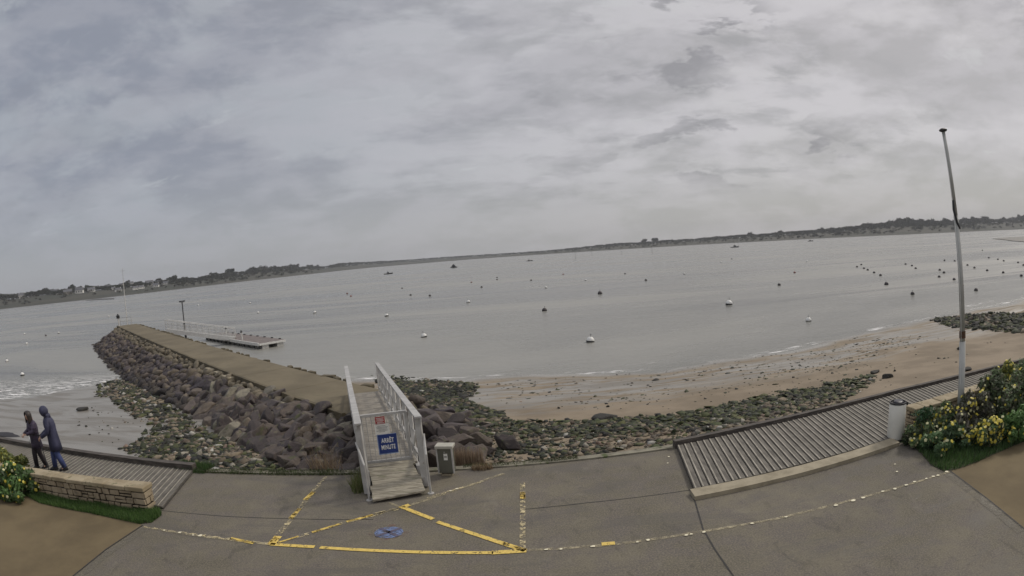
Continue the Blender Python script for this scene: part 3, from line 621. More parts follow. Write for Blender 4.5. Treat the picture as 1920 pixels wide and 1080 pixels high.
for s in ss:
    k = np.clip((s+4.5)/4.5, 0, 1)**.5; k2 = np.clip((72-s)/4.5, .0, 1)
    top = -.75-.0*k; top = WATER-.2+(top-WATER+.2)*k if s < 0 else top; top = min(top, -.95-(1-k2)*.6)
    for o_ in (.96, .74, .47, .2, 0): mv.append(J(s, float(joff(s))*o_, top+(max(WATER-.6, -3.2)-top)*o_**1.0*.95-.12)+jo)
    for o_ in (0, .35, .7, 1.05): mv.append(J(s, -3-3.8*o_, top+(WATER-.6-top)*o_*.95)+jo)
mf = [(i*9+j, i*9+j+1, (i+1)*9+j+1, (i+1)*9+j) for i in range(len(ss)-1) for j in range(8)]
me = bpy.data.meshes.new('rubble_core'); me.from_pydata(mv, [], mf); me.update()
link('rubble_core', me, surf('rubble_dark', (.03, .027, .025), (.06, .052, .046), 2, .95, .8, 6), jet)
# armour boulders
BV = []
for k in range(16):
    v, f = rock(I4, 400+k, 9, rough=.006); me = np_mesh('boulder', v, f); me.materials.append(ROCK if k < 12 else PALEROCK); BV.append((v, f, me))
cand = []; rb = random.Random(11)
def slope_z(s, q, right=False):
    base_ = max(WATER-.2, float(zt(*(JA+JU*s+JN*(joff(s) if not right else -6.6))[:2]))); top = -.55
    if s > 67: top = -.55-(s-67)*.12
    if s < 0: top = -.6+s*.35
    return top+(base_-.1-top)*q+rb.uniform(-.06, .06)
for s in np.arange(-3.6, 72, .66):
    L_ = float(joff(s))-.75; rows = 10
    for r_ in range(rows):
        q = (r_+.35+rb.uniform(-.3, .3))/rows; sj = s+rb.uniform(-.32, .32)+(.4 if r_ % 2 else 0); sz = rb.uniform(.29, .47)*(1.08 if r_ > 1 else .85)
        if s > 60 and sz < .45: sz *= 1.2
        cand.append((J(sj, .25+L_*q, slope_z(sj, q)), sz, q))
for s in np.arange(-3, 70, .8):
    for r_ in range(2 if s < 50 else 3):
        q = (r_+.3+rb.uniform(-.3, .3))/6; sj = s+rb.uniform(-.3, .3); cand.append((J(sj, -3.35-3.0*q, slope_z(sj, q, True)-.15-(.25 if s > 52 else 0)), rb.uniform(.26, .42), q))
for s in np.arange(67.9, 73.5, .75):        # root of the jetty, down to the seawall, both sides of the gangway
    for o_ in np.arange(-1.9, 3.6, .64):
        pj = J(s+rb.uniform(-.25, .25), o_+rb.uniform(-.25, .25), 0); z = -.55-(s-67.9)*.05-max(0, -3-o_)*.12-max(0, o_)*.12
        if pj.y > float(yE(pj.x))+.42 and not (abs((pj.x+2.71)*.954+(pj.y-11.38)*.298) < .8 and s > 71): cand.append((Vector((pj.x, pj.y, max(z, float(zt(pj.x, pj.y))))), rb.uniform(.28, .44), .5))
for (px, py, s) in [(806, 806, .42), (835, 812, .36), (812, 838, .38), (860, 828, .34), (848, 848, .3), (800, 860, .36), (880, 850, .26), (796, 780, .36), (815, 790, .26), (780, 752, .3), (828, 838, .3), (772, 800, .36), (770, 840, .36)]:
    c = G(px, py, -.45); c.y = max(c.y, float(yE(c.x))+.5); cand.append((c, s, .5))
cand = [c for c in cand if c[0].y > float(yE(c[0].x))+.3]
cand.sort(key=lambda c: (c[0].x**2+c[0].y**2)**.5/c[1]); near, rest = cand[:290], cand[290:]
for c, sz, q in near:
    left = (np.array(c[:2])-JA) @ JN > 0; root = (np.array(c[:2])-JA) @ JU > 67.3
    k = rb.randrange(12) if rb.random() > (.38 if q < .22 else .05) else rb.randrange(12, 16)
    o = bpy.data.objects.new('boulder', BV[k][2]); C.objects.link(o); o.location = c; el = rb.uniform(1.0, 1.45)
    o.scale = (sz*el, sz*rb.uniform(.8, 1.05), sz*rb.uniform(.62, .9)); 
    if left and not root:
        dn = Vector((JN[0], JN[1], -.62)).normalized(); ru_ = Vector((JU[0], JU[1], 0)); nn = dn.cross(ru_).normalized(); nn = nn if nn.z > 0 else -nn; yy = nn.cross(dn)
        o.rotation_euler = (Matrix(((dn.x, yy.x, nn.x), (dn.y, yy.y, nn.y), (dn.z, yy.z, nn.z))) @ Matrix.Rotation(rb.uniform(-.75, .75)+(PI if rb.random() < .5 else 0), 3, 'Z') @ Matrix.Rotation(rb.gauss(0, .22), 3, 'X') @ Matrix.Rotation(rb.gauss(0, .22), 3, 'Y')).to_euler()
    else: o.rotation_euler = (rb.uniform(-.4, .4), rb.uniform(-.4, .4), rb.uniform(0, 6.28))
    if k >= 12: tag(o, 'pale tan angular boulder among the darker armour rocks of the jetty', 'boulder', 'pale boulders of the jetty')
    elif root: tag(o, 'dark boulder piled at the landward root of the jetty around the gangway', 'boulder', 'boulders at the jetty root')
    elif left: tag(o, 'dark angular boulder on the left slope of the jetty', 'boulder', 'dark boulders on the left slope of the jetty')
    else: tag(o, 'dark boulder on the right slope of the jetty', 'boulder', 'boulders on the right slope of the jetty')
P_ = np.array([c[0][:] for c in rest]); sz = np.array([c[1] for c in rest]); qq = np.array([c[2] for c in rest]); n = len(rest)
S_ = np.c_[sz*rng.uniform(1, 1.4, n), sz*rng.uniform(.8, 1, n), sz*rng.uniform(.6, .9, n)]
cl_ = np.array([(.055, .042, .040), (.090, .070, .062), (.115, .088, .068), (.072, .057, .060), (.15, .12, .085)])[rng.integers(0, 5, n)]
cl_[qq < .2] = np.array((.17, .14, .092)); cl_[qq > .8] *= .5
tag(scatter_mesh('distant_boulders', [rock(I2, 500+k, 12, .6, .92) for k in range(10)], P_, S_, cl_*rng.uniform(.8, 1.25, (n, 1)), STONE, .5), 'armour boulders along the far length of the jetty', 'boulders', kind='stuff')
# cut stone steps beside the walkway
for k, (px, py) in enumerate([(395, 694), (412, 701), (428, 709)]):
    c = G(px, py, -.48); b = MB(); b.box((0, 0, 0), (1.15, .42, .22), Matrix.Rotation(-.78, 3, 'Z')); o = b.build('stone_step', CONC, bevel=.04); o.location = c
    tag(o, ['uppermost pale stone step beside the jetty walkway', 'middle pale stone step beside the jetty walkway', 'lowest and nearest pale stone step beside the jetty walkway'][k], 'step')

# jetty head: beacon post, railing, tall mast
b0 = G(223, 611, -.3); beac = empty('beacon', b0); tag(beac, 'short beacon post with a black lantern on the jetty tip', 'beacon')
hb = V(222, 588, math.hypot(b0.x, b0.y))+.3
MB().tube([(0, 0, 0), (0, 0, hb*.62)], .11, 10).build('post', WHITE, beac); MB().lathe([(.10, hb*.6), (.26, hb*.62), (.28, hb*.82), (.12, hb*.93), (.03, hb)], n=12).build('lantern', BLACK, beac)
b1 = G(239, 609, -.3); mast = empty('mast', b1); hm = V(231, 503, math.hypot(b1.x, b1.y))+.3; tag(mast, 'tall slim white mast standing on the jetty tip', 'mast')
MB().tube([(0, 0, 0), (0, 0, hm*.8)], [.075, .05], 8).build('pole', WHITE, mast); MB().tube([(0, 0, hm*.8), (0, 0, hm)], [.035, .02], 6).build('whip', GALV, mast)
MB().bar((-.45, 0, hm*.955), (.45, 0, hm*.955), .03, .03).build('yard', GALV, mast)
ra = G(226, 610, -.3); rl = empty('railing', ra); tag(rl, 'thin metal railing round the end of the jetty', 'railing'); b = MB()
pts = [Vector((0, 0, 0)), G(247, 608.5, -.3)-ra, G(252, 607, -.3)-ra]
for a, c in zip(pts[:-1], pts[1:]):
    for h in (.55, 1.05): b.bar(a+Vector((0, 0, h)), c+Vector((0, 0, h)), .04, .04)
    b.bar(a, a+Vector((0, 0, 1.05)), .05, .05)
b.build('rails', GALV, rl)

# ------------------------------------------------------------------ pontoon and its gangway
PZ = -2.02
fr = G(485.6, 644.2, PZ); rt = G(528, 637.2, PZ); bl = G(385, 629, PZ)
lu = (bl-fr); Lp = 17.5; lu.normalize(); ru = (rt-fr); Wp = 3.1; ru.normalize(); ru = (ru-lu*ru.dot(lu)).normalized()
pon = empty('pontoon', fr); tag(pon, 'floating grey pontoon with a white fender moored beside the jetty', 'pontoon')
b = MB(); n = 46
for i in range(n):
    a, c = Lp*i/n, Lp*(i+.93)/n; q = [lu*a, lu*c, lu*c+ru*Wp, lu*a+ru*Wp][::-1]; b.hexa([v+Vector((0, 0, -.06)) for v in q]+q)
b.build('deck', surf('pontoon_deck', (.15, .125, .115), (.20, .17, .155), 2, .85, .3, 20), pon)
b = MB(); b.bar(Vector((0, 0, -.10))-ru*.06, lu*Lp+Vector((0, 0, -.10))-ru*.06, .12, .30); b.bar(Vector((0, 0, -.12))-lu*.05, ru*Wp+Vector((0, 0, -.12))-lu*.05, .1, .2); b.build('white_fender', BRIGHT, pon)
for i in range(13): MB().bar(lu*(.3+i*1.35)+ru*.1+Vector((0, 0, -.22)), lu*(.3+i*1.35)+ru*.1+Vector((0, 0, -.75)), .18, .18).build('frame_post', DGREY, pon)
for q in (.35, 2.1):
    b = MB(); b.hexa([ru*q+lu*L2+Vector((0, 0, h)) for h in (-.72, -.24) for L2, q2 in ((0, 0),)]*0 or [ru*q+Vector((0, 0, -.72)), ru*(q+.75)+Vector((0, 0, -.72)), ru*(q+.75)+lu*Lp+Vector((0, 0, -.72)), ru*q+lu*Lp+Vector((0, 0, -.72)), ru*q+Vector((0, 0, -.24)), ru*(q+.75)+Vector((0, 0, -.24)), ru*(q+.75)+lu*Lp+Vector((0, 0, -.24)), ru*q+lu*Lp+Vector((0, 0, -.24))]); b.build('float_tank', plain('float_grey', (.5, .49, .46), .5), pon)
for k, (px, py, h) in enumerate([(425, 631, 1.1), (454, 637, 1.0)]):
    c = G(px, py, PZ)-fr; MB().tube([c, c+Vector((0, 0, h*.8))], .09, 10).build('mooring_post', BRIGHT, pon); MB().lathe([(.11, h*.78), (.15, h*.82), (.03, h*1.05)], c, 10).build('post_cap', BLACK, pon)
for i in range(9): MB().box(ru*(Wp-.12)+lu*(1+i*1.9)+Vector((0, 0, .05)), (.25, .12, .1)).build('cleat', BLACK, pon)
# gangway down to the pontoon
ga = G(311, 618.5, -.28); gb = G(440, 634.5, PZ+.08); gw = empty('access_gangway', ga); tag(gw, 'white railed metal gangway sloping from the jetty down to the pontoon', 'gangway')
d = gb-ga; sd_ = Vector((d.y, -d.x, 0)).normalized()*-.55
if sd_.y < 0: sd_ = -sd_
b = MB(); b.bar(Vector((0, 0, -.08)), d+Vector((0, 0, -.08)), .1, .42); b.bar(sd_*2, d+sd_*2, .1, .28); b.build('side_beam', BRIGHT, gw)
b = MB(); b.bar(sd_+Vector((0, 0, .05)), d+sd_+Vector((0, 0, .05)), 1.0, .05); b.build('deck', GALV, gw)
for off in (Vector(), sd_*2):
    b = MB(); n = 11
    for h in (.35, .7, 1.08): b.tube([off+Vector((0, 0, h)), d+off+Vector((0, 0, h))], .035 if h < 1 else .045, 6)
    for i in range(n+1): c = d*(i/n)+off; b.tube([c, c+Vector((0, 0, 1.08))], .035, 6)
    b.build('handrail', WHITE, gw)
pa = polar(347, 620, math.hypot(*G(360, 624, -2.0)[:2])); pile = empty('mooring_pile', (pa.x, pa.y, WATER-.4)); tag(pile, 'slim dark pile with a crosspiece standing beside the pontoon gangway', 'pile'); hp = V(341, 565, math.hypot(pa.x, pa.y))-WATER+.4
b = MB(); b.tube([(0, 0, 0), (0, 0, hp*.45)], .16, 10); b.build('pile_foot', BLACK, pile); MB().tube([(0, 0, hp*.45), (0, 0, hp)], .085, 8).build('shaft', DGREY, pile)
b = MB(); b.box((-.28, 0, hp), (.3, .3, .16)); b.box((.28, 0, hp+.03), (.3, .3, .16)); b.bar((-.4, 0, hp-.1), (.4, 0, hp-.1), .06, .06); b.build('lamp_arm', DGREY, pile)

# ------------------------------------------------------------------ main gangway from the apron to the jetty
GO = Vector((-2.71, 11.38, 0)); GU = Vector((-.298, .9546, 0)); GR = Vector((.9546, .298, 0)); GL = 11.4
def gz(s): return .45-.70*s/GL
def Q(s, l, h): return GU*s+GR*l+Vector((0, 0, gz(s)+h))
gang = empty('gangway', GO); tag(gang, 'grey wooden gangway with railings, a closed gate and signs leading onto the jetty', 'gangway')
b = MB(); n = 74
for i in range(n):
    s0, s1 = .55+(GL-.55)*i/n, .55+(GL-.55)*(i+.93)/n; q = [Q(s0, -.57, 0), Q(s0, .57, 0), Q(s1, .57, 0), Q(s1, -.57, 0)]; b.hexa([v+Vector((0, 0, -.04)) for v in q]+q)
b.build('deck_planks', DECKWOOD, gang)
for l in (-.56, .56): MB().bar(Q(.3, l, -.16), Q(GL, l, -.16), .09, .22).build('side_beam', GALV, gang)
for sgn in (-1, 1):
    l = .62*sgn
    b = MB(); b.bar(Q(-.12, l, 1.12), Q(GL, l, 1.12), .15, .045); b.bar(Q(-.12, l+.045*sgn, 1.06), Q(GL, l+.045*sgn, 1.06), .03, .10); b.build('handrail', GALV, gang, bevel=.006)
    b = MB(); b.bar(Q(0, l, .16), Q(GL, l, .16), .05, .07); b.build('lower_rail', GALV, gang)
    ns = 9
    for i in range(ns+1):
        s = GL*i/ns; w_ = .13 if i == 0 else .085
        b = MB(); b.bar(Q(s, l, -.42 if i == 0 else -.2), Q(s, l, 1.09), w_, w_, (0, 1, 0)); b.build('post', GALV if i == 0 else WHITE, gang)
    b = MB()
    for i in range(ns):
        s0, s1 = GL*i/ns, GL*(i+1)/ns; b = MB(); b.bar(Q(s0+.04, l, 1.04), Q(s1-.04, l, .2), .03, .055); b.build('diagonal_brace', WHITE, gang)
    b = MB(); b.bar(Q(0, l+.0, .62), Q(GL, l+.0, .62), .022, .04); b.build('middle_rail', GALV, gang)
# sloping plank ramp up from the apron
FL, FR, BL, BR_ = G(700, 937, .09)-GO, G(800, 918, .13)-GO, G(690, 869, .44)-GO, G(773, 861, .44)-GO
b = MB(); n = 8; rr_ = random.Random(4)
for i in range(n):
    t0, t1 = i/n, (i+.96)/n; e0, e1 = rr_.uniform(-.035, .03), rr_.uniform(-.03, .035)
    a0, a1, c0, c1 = FL.lerp(BL, t0), FL.lerp(BL, t1), FR.lerp(BR_, t0), FR.lerp(BR_, t1); ex = (c0-a0).normalized(); a0 = a0+ex*e0; a1 = a1+ex*e0; c0 = c0+ex*e1; c1 = c1+ex*e1
    q = [a0, c0, c1, a1]; b.hexa([v+Vector((0, 0, -.05)) for v in q]+q)
b.build('ramp_plank', RAMPWOOD, gang, bevel=.012)
b = MB()
for q in (.06, .94):
    a, c = FL.lerp(FR, q), BL.lerp(BR_, q); b.bar(a+Vector((0, 0, -.07))+(c-a)*.06, c+Vector((0, 0, -.14)), .07, .06)
b.build('ramp_joist', BEAM, gang)
for nm, foot, s_ in (('handrail_post', G(808, 925, 0)-GO, .62), ('handrail_post', G(693, 938, 0)-GO, -.62)):
    D_ = math.hypot(foot.x+GO.x, foot.y+GO.y); top = Vector((foot.x, foot.y, V(800, 852, D_))) if s_ > 0 else Vector((foot.x, foot.y, .78))
    j0 = Q(.02, s_+.09*(1 if s_ > 0 else -1), .72)
    b = MB(); b.tube([foot, top, j0], .024, 8); b.lathe([(.07, 0), (.07, .012)], foot, 12); b.build(nm, GALV, gang)
f2 = G(799, 901, 0)-GO; b = MB(); b.tube([f2, Vector((f2.x, f2.y, 1.0))], .022, 8); b.build('handrail_post', GALV, gang)
# gate
GS = .78; gate = empty('gate', Vector((0, 0, 0))); gate.parent = gang
gL, gR_ = Q(GS, -.53, .03), Q(GS-.0, .47, .03); ht = 1.08; gx = (gR_-gL).normalized(); gup = Vector((0, 0, 1)); gn = gx.cross(gup)   # gn points towards the viewer side
if gn.y > 0: gn = -gn
b = MB(); b.bar(gL, gR_, .05, .07); b.bar(gL+gup*ht, gR_+gup*ht, .06, .05); b.bar(gL+gup*.0, gL+gup*ht, .05, .05); b.bar(gR_, gR_+gup*ht, .06, .06); b.build('gate_frame', GALV, gate)
for i in range(1, 9): a = gL.lerp(gR_, i/9); MB().tube([a, a+gup*ht], .008, 6).build('gate_bar', GALV, gate)
def panel(name, mat, u0, u1, v0, v1, off, parent, bev=.003):
    b = MB(); a = gL+gx*u0+gup*v0+gn*off; c = gx*(u1-u0); e = gup*(v1-v0); t_ = gn*.012
    b.hexa([a, a+c, a+c-t_, a-t_, a+e, a+c+e, a+c+e-t_, a-t_+e]); return b.build(name, mat, parent)
BLUE = surf('sign_blue', (.012, .035, .17), (.018, .045, .20), 4, .4, 0, 1); SGW = plain('sign_white', (.72, .71, .66), .5); RED = plain('sign_red', (.33, .035, .035), .5)
gw_ = (gR_-gL).length
bs = panel('sign_board', BLUE, .32, .73, .19, .62, .04, gate); bs['label'] = 'blue sign reading ARRÊT MINUTE'
pb = panel('sign_border', plain('sign_pale_blue', (.25, .33, .52), .5),   .30, .735, .165, .625, .031, gate)
ws = panel('sign_board', SGW, .28, .60, .635, .86, .035, gate); ws['label'] = 'white notice with small grey print'
rs = panel('sign_board', RED, .31, .52, .87, 1.03, .035, gate); rs['label'] = 'red notice with white print'
b = MB()
for v0, u0, u1 in ((1.0, .33, .50), (.972, .34, .49), (.945, .33, .50), (.915, .35, .47), (.89, .34, .50)): b.bar(gL+gx*u0+gup*v0+gn*.037, gL+gx*u1+gup*v0+gn*.037, .004, .009)
b.build('print', SGW, rs)
b = MB()
for v0, u0, u1 in ((.825, .34, .52), (.795, .31, .57), (.77, .32, .55), (.74, .36, .54), (.715, .31, .56), (.69, .37, .50)): b.bar(gL+gx*u0+gup*v0+gn*.037, gL+gx*u1+gup*v0+gn*.037, .004, .008)
b.build('print', plain('print_grey', (.22, .22, .21), .6), ws)
def text_mesh(s, size, w_, ex=.002, bold=.012):
    cu = bpy.data.curves.new('t', 'FONT'); cu.body = s; cu.size = size; cu.align_x = 'CENTER'; cu.align_y = 'CENTER'; cu.extrude = ex; cu.offset = bold*size; cu.space_character = 1.06
    o = bpy.data.objects.new('t', cu); C.objects.link(o); dg = bpy.context.evaluated_depsgraph_get(); me = bpy.data.meshes.new_from_object(o.evaluated_get(dg)); bpy.data.objects.remove(o); bpy.data.curves.remove(cu)
    xs_ = [v.co.x for v in me.vertices]; k = w_/(max(xs_)-min(xs_))
    for v in me.vertices: v.co.x *= k
    me.name = 'lettering'; return me
for s, vv, w_ in (('ARRÊT', .48, .28), ('MINUTE', .325, .31)):
    me = text_mesh(s, .145, w_, bold=.02); o = link('lettering', me, plain('letter_white', (.80, .80, .78), .5), bs)
    c = gL+gx*.525+gup*vv+gn*.0445; o.matrix_local = Matrix(((gx.x, gup.x, gn.x, c.x), (gx.y, gup.y, gn.y, c.y), (gx.z, gup.z, gn.z, c.z), (0, 0, 0, 1)))

# ------------------------------------------------------------------ service pedestal, bin, flagpole
c = G(838, 893, 0); ped = empty('service_pedestal', c, R(-8)); ph = V(834, 835, math.hypot(c.x, c.y)+.1); tag(ped, 'low grey metal service pedestal with a small sticker right of the gangway', 'pedestal')
PG = surf('pedestal_green_grey', (.10, .10, .078), (.125, .122, .095), 3, .55, .1, 30); pw = .33
b = MB(); b.box((0, .1, ph*.5+.03), (pw, .2, ph-.1)); b.build('body', PG, ped, bevel=.006)
for s in (-1, 1): MB().box((s*(pw/2+.005), -.005, ph*.5+.02), (.035, .03, ph-.10)).build('corner_trim', GALV, ped, bevel=.004)
b = MB(); b.box((0, .1, ph-.01), (pw+.07, .27, .07)); b.build('lid', surf('pedestal_lid', (.36, .35, .29), (.44, .42, .36), 3, .6, .1, 30), ped, bevel=.012)
b = MB(); b.box((0, .09, .025), (pw*.8, .16, .05)); b.build('foot', CONC, ped, bevel=.006)
b = MB(); b.box((.02, -.003, ph*.66), (.085, .006, .15)); st = b.build('sticker', SGW, ped); b = MB(); b.box((.02, -.0075, ph*.665), (.06, .004, .022)); b.build('sticker_mark', BLACK, st)
b = MB(); b.lathe([(.012, 0), (.012, .012)], (0, 0, 0), 10); o = b.build('lock', GALV, ped); o.location = (.0, -.002, ph*.82); o.rotation_euler = (PI/2, 0, 0)

c = G(1680, 826, 0); c.y += .05; bn = empty('litter_bin', c); bh = V(1684, 747, math.hypot(c.x, c.y)+.12)-.03; tag(bn, 'tall pale cylindrical litter bin with a dark open rim at the end of the boardwalk', 'litter bin')
br = .215; b = MB(); b.lathe([(br*.98, .05), (br*1.0, .07), (br*1.01, bh*.5), (br*1.0, bh-.06), (br*.97, bh-.05)], n=48); b.build('drum', surf('bin_pale', (.62, .60, .53), (.72, .70, .62), 1.2, .5, .05, 20, speck=(2.5, .62, (.37, .39, .32))), bn, smooth=True)
b = MB(); b.lathe([(br*1.01, 0), (br*1.01, .05), (br*.9, .055)], n=48); b.build('base_ring', BLACK, bn)
b = MB(); b.lathe([(br*1.0, bh-.04), (br*1.02, bh-.035), (br*1.02, bh-.012), (br*.97, bh-.005), (br*.86, bh-.01), (br*.84, bh-.06), (br*.4, bh-.07)], n=48); b.build('rim', BLACK, bn, smooth=False)
vb, fb = rock(I2, 77, 12, .7, .95, .12); me = np_mesh('bin_liner', vb*np.array((.19, .15, .045))+np.array((-.01, 0, bh-.012)), fb); link('bin_liner', me, plain('liner_black', (.03, .028, .035), .35), bn, True)
b = MB(); b.box((.17, -.13, bh-.05), (.1, .05, .07), Matrix.Rotation(.6, 3, 'Y')); b.build('liner_fold', BLACK, bn, bevel=.01)

c = G(1797, 812, 0); fp = empty('flagpole', c); D_ = math.hypot(c.x, c.y); tp_ = polar(1768, 243, D_)-c; fp.rotation_euler = (-math.atan2(tp_.y, tp_.z), math.atan2(tp_.x, tp_.z), 0); fh = V(1766, 243, D_); fm = V(1790, 405, D_); tag(fp, 'tall slim pale flagpole without a flag rising from the flowering shrubs', 'flagpole')
z1 = V(1797, 640, D_); b = MB(); b.tube([(0, 0, 0), (0, 0, z1)], [.090, .082], 16); b.build('lower_tube', surf('pole_pale', (.33, .33, .30), (.41, .41, .38), 2, .45, .05, 20), fp, smooth=True)
b = MB(); b.tube([(0, 0, z1), (0, 0, fm)], [.072, .060], 14); b.tube([(0, 0, fm), (0, 0, fh-.04)], [.052, .045], 14); b.build('upper_tube', bpy.data.materials['pole_pale'], fp, smooth=True)
b = MB(); b.lathe([(.05, fh-.05), (.10, fh-.03), (.11, fh), (.06, fh+.03), (.01, fh+.035)], n=16); b.build('pole_cap', BLACK, fp)
b = MB(); b.tube([(-.06, -.03, fm+.35), (-.09, -.04, fm+.15), (-.03, -.06, fm-.15), (.05, -.05, fm-.28)], .03, 8); b.build('halyard_cleat', BLACK, fp)
rope = MB(); rope.tube([(-.075, -.03, .6), (-.08, -.03, fm+.3), (-.05, 0, fh-.1)], .006, 5); rope.build('halyard', SGW, fp)
b = MB(); z2 = V(1799, 623, D_); b.lathe([(.08, z2-.13), (.0855, z2-.13), (.0835, z2+.03), (.075, z2+.03)], n=14); b.build('rust_patch', surf('rust', (.06, .032, .018), (.11, .055, .03), 12, .8, .1, 30), fp)

# ------------------------------------------------------------------ stone walls
def stone_wall(name, A, B, thick, h, lab, seed, rows=3):
    r = random.Random(seed); root = empty(name, A); tag(root, lab, 'wall'); d = (B-A); L = d.length; d.normalize(); n = Vector((-d.y, d.x, 0)); cp = .10
    b = MB(); b.hexa([v for v in (n*.03+d*.03, d*(L-.03)+n*.03, d*(L-.03)+n*(thick-.03), n*(thick-.03)+d*.03)]+[v+Vector((0, 0, h-cp+.0)) for v in (n*.03+d*.03, d*(L-.03)+n*.03, d*(L-.03)+n*(thick-.03), n*(thick-.03)+d*.03)])
    b.build('mortar_core', surf('mortar', (.018, .013, .008), (.032, .024, .015), 6, .95, .3, 30), root)
    b = MB(); hh = (h-cp)/rows
    def face(o, ax, dep, LL):
        for k in range(rows):
            x = 0
            while x < LL-.02:
                w_ = r.uniform(.18, .42); w_ = LL-x if LL-x-w_ < .14 else w_; y0, y1 = k*hh, (k+1)*hh; parts = [(y0, y1)]
                if r.random() < .30: m_ = y0+hh*r.uniform(.4, .6); parts = [(y0, m_), (m_, y1)]
                for (a_, c_) in parts:
                    g = .017; j = lambda: r.uniform(-.012, .012); ps = [(x+g, a_+g), (x+w_-g, a_+g), (x+w_-g, c_-g), (x+g, c_-g)]; ps = [(p0+j(), p1+j()) for p0, p1 in ps]; pr = r.uniform(0, .022)
                    fr_ = [o+ax*p0+Vector((0, 0, max(p1, 0)))-dep*pr for p0, p1 in ps]; bk = [q+dep*.10 for q in fr_]
                    b.add(fr_+bk, [(0, 1, 2, 3), (7, 6, 5, 4), (0, 4, 5, 1), (1, 5, 6, 2), (2, 6, 7, 3), (3, 7, 4, 0)])
                x += w_
    face(Vector(), d, n, L); face(d*L, n, -d, thick); face(n*thick+d*L, -d, -n, L)
    b.build('stonework', surf('tan_wall_stone', (.21, .165, .105), (.34, .275, .185), 2.2, .85, .5, 22, lo=.3, hi=.7, speck=(9, .60, (.14, .115, .08))), root, bevel=.012)
    b = MB(); x = -.02
    while x < L+.02:
        w_ = min(r.uniform(.45, .8), L+.03-x)
        if w_ > .05: q = [d*x-n*.03, d*(x+w_-.012)-n*.03, d*(x+w_-.012)+n*(thick+.03), d*x+n*(thick+.03)]; b.hexa([v+Vector((0, 0, h-cp)) for v in q]+[v+Vector((0, 0, h+r.uniform(-.01, .01))) for v in q])
        x += w_
    b.build('coping', surf('wall_coping', (.25, .20, .12), (.36, .30, .20), 3, .85, .5, 20, speck=(6, .58, (.17, .15, .08))), root, bevel=.02)
    return root
wB = G(279, 961, 0); wA = Vector((wB.x-8.5, wB.y-.12, 0)); hw = V(273, 914, math.hypot(wB.x, wB.y))
stone_wall('stone_wall', wA, wB, .36, hw, 'low tan dry stone wall at left between the grass strip and the boardwalk', 5)
stone_wall('stone_wall', Vector((22, 11.9, 0)), Vector((9.0, 10.95, 0)), .38, .62, 'low tan stone wall at right mostly hidden behind the flowering shrubs', 6)

# ------------------------------------------------------------------ grass, reeds, shrubs
def blades(name, x, y, z, h, wd, cols, mat, parent=None, lean=.35):
    n = len(x); a = rng.uniform(0, 2*PI, n); l = rng.normal(0, lean, n)*h; la = rng.uniform(0, 2*PI, n); dx, dy = np.cos(a)*wd/2, np.sin(a)*wd/2
    v = np.empty((n, 3, 3)); v[:, 0] = np.c_[x-dx, y-dy, z]; v[:, 1] = np.c_[x+dx, y+dy, z]; v[:, 2] = np.c_[x+l*np.cos(la), y+l*np.sin(la), z+h]
    return link(name, np_mesh(name, v.reshape(-1, 3), np.arange(3*n).reshape(-1, 3), np.repeat(cols, 3, 0)), mat, parent)
def leaf_mat(name, rough=.6, trans=.25):
    m, t, p = mat_new(name); a = t.new('ShaderNodeAttribute'); a.attribute_name = 'tint'; t.l.new(a.outputs['Color'], p.inputs['Base Color']); p.inputs['Roughness'].default_value = rough
    tl = t.new('ShaderNodeBsdfTranslucent'); t.l.new(a.outputs['Color'], tl.inputs[0]); mx = t.new('ShaderNodeMixShader'); mx.inputs[0].default_value = trans; t.l.new(p.outputs[0], mx.inputs[1]); t.l.new(tl.outputs[0], mx.inputs[2])
    o = [n for n in t.n if n.type == 'OUTPUT_MATERIAL'][0]; t.l.new(mx.outputs[0], o.inputs[0]); return m
LEAF = leaf_mat('leaves'); PETAL = leaf_mat('petals', .5, .3)
def pick(pal, n, j=.25): pal = np.array(pal); return pal[rng.integers(0, len(pal), n)]*rng.uniform(1-j, 1+j, (n, 1))
def grass(name, poly, n, h, pal, label, z=0.0, kind='stuff', cat='grass', wd=.02):
    x, y = sample(poly, n); hh = h*rng.uniform(.4, 1.2, n)*(1+.3*clump(x, y, 3)); o = blades(name, x, y, np.full(n, z), hh, wd, pick(pal, n), LEAF); tag(o, label, cat, kind=kind); return o
GR1 = [(.045, .095, .022), (.06, .12, .03), (.035, .07, .018), (.075, .12, .04)]; DRY = [(.30, .22, .13), (.24, .17, .10), (.20, .14, .09), (.34, .27, .17)]
gp = [G(*q) for q in [(45, 928), (60, 921), (150, 932), (235, 950), (278, 961), (298, 957), (303, 966), (285, 980), (262, 983), (225, 975), (170, 963), (125, 955), (75, 944)]]
sheet('grass_soil', [q+Vector((0, 0, .012)) for q in gp], surf('soil', (.04, .045, .02), (.06, .06, .03), 4, .95, .4, 20), 'soil under the grass strip')
grass('grass_strip', gp, 20000, .115, [(.07, .14, .03), (.09, .17, .04), (.05, .10, .024), (.11, .17, .05)], 'thick green grass along the foot of the left stone wall')
gp2 = [G(*q) for q in [(1712, 838), (1730, 855), (1745, 872), (1770, 884), (1795, 880), (1830, 868), (1865, 852), (1905, 835), (1960, 812), (1960, 770), (1800, 800)]]
sheet('grass_soil', [q+Vector((0, 0, .012)) for q in gp2], bpy.data.materials['soil'], 'soil under the right shrubs')
grass('grass_strip', gp2, 10000, .17, [(.06, .12, .03), (.08, .15, .04), (.045, .09, .024), (.09, .15, .05)], 'green grass fringe below the right flowering shrubs')
m_ = [(x, yy) for x in (0,) for yy in (0,)]
def edge_band(x0, x1, d0, d1): return edge_pts(x0, x1, 16, d0)+edge_pts(x0, x1, 16, d1)[::-1]
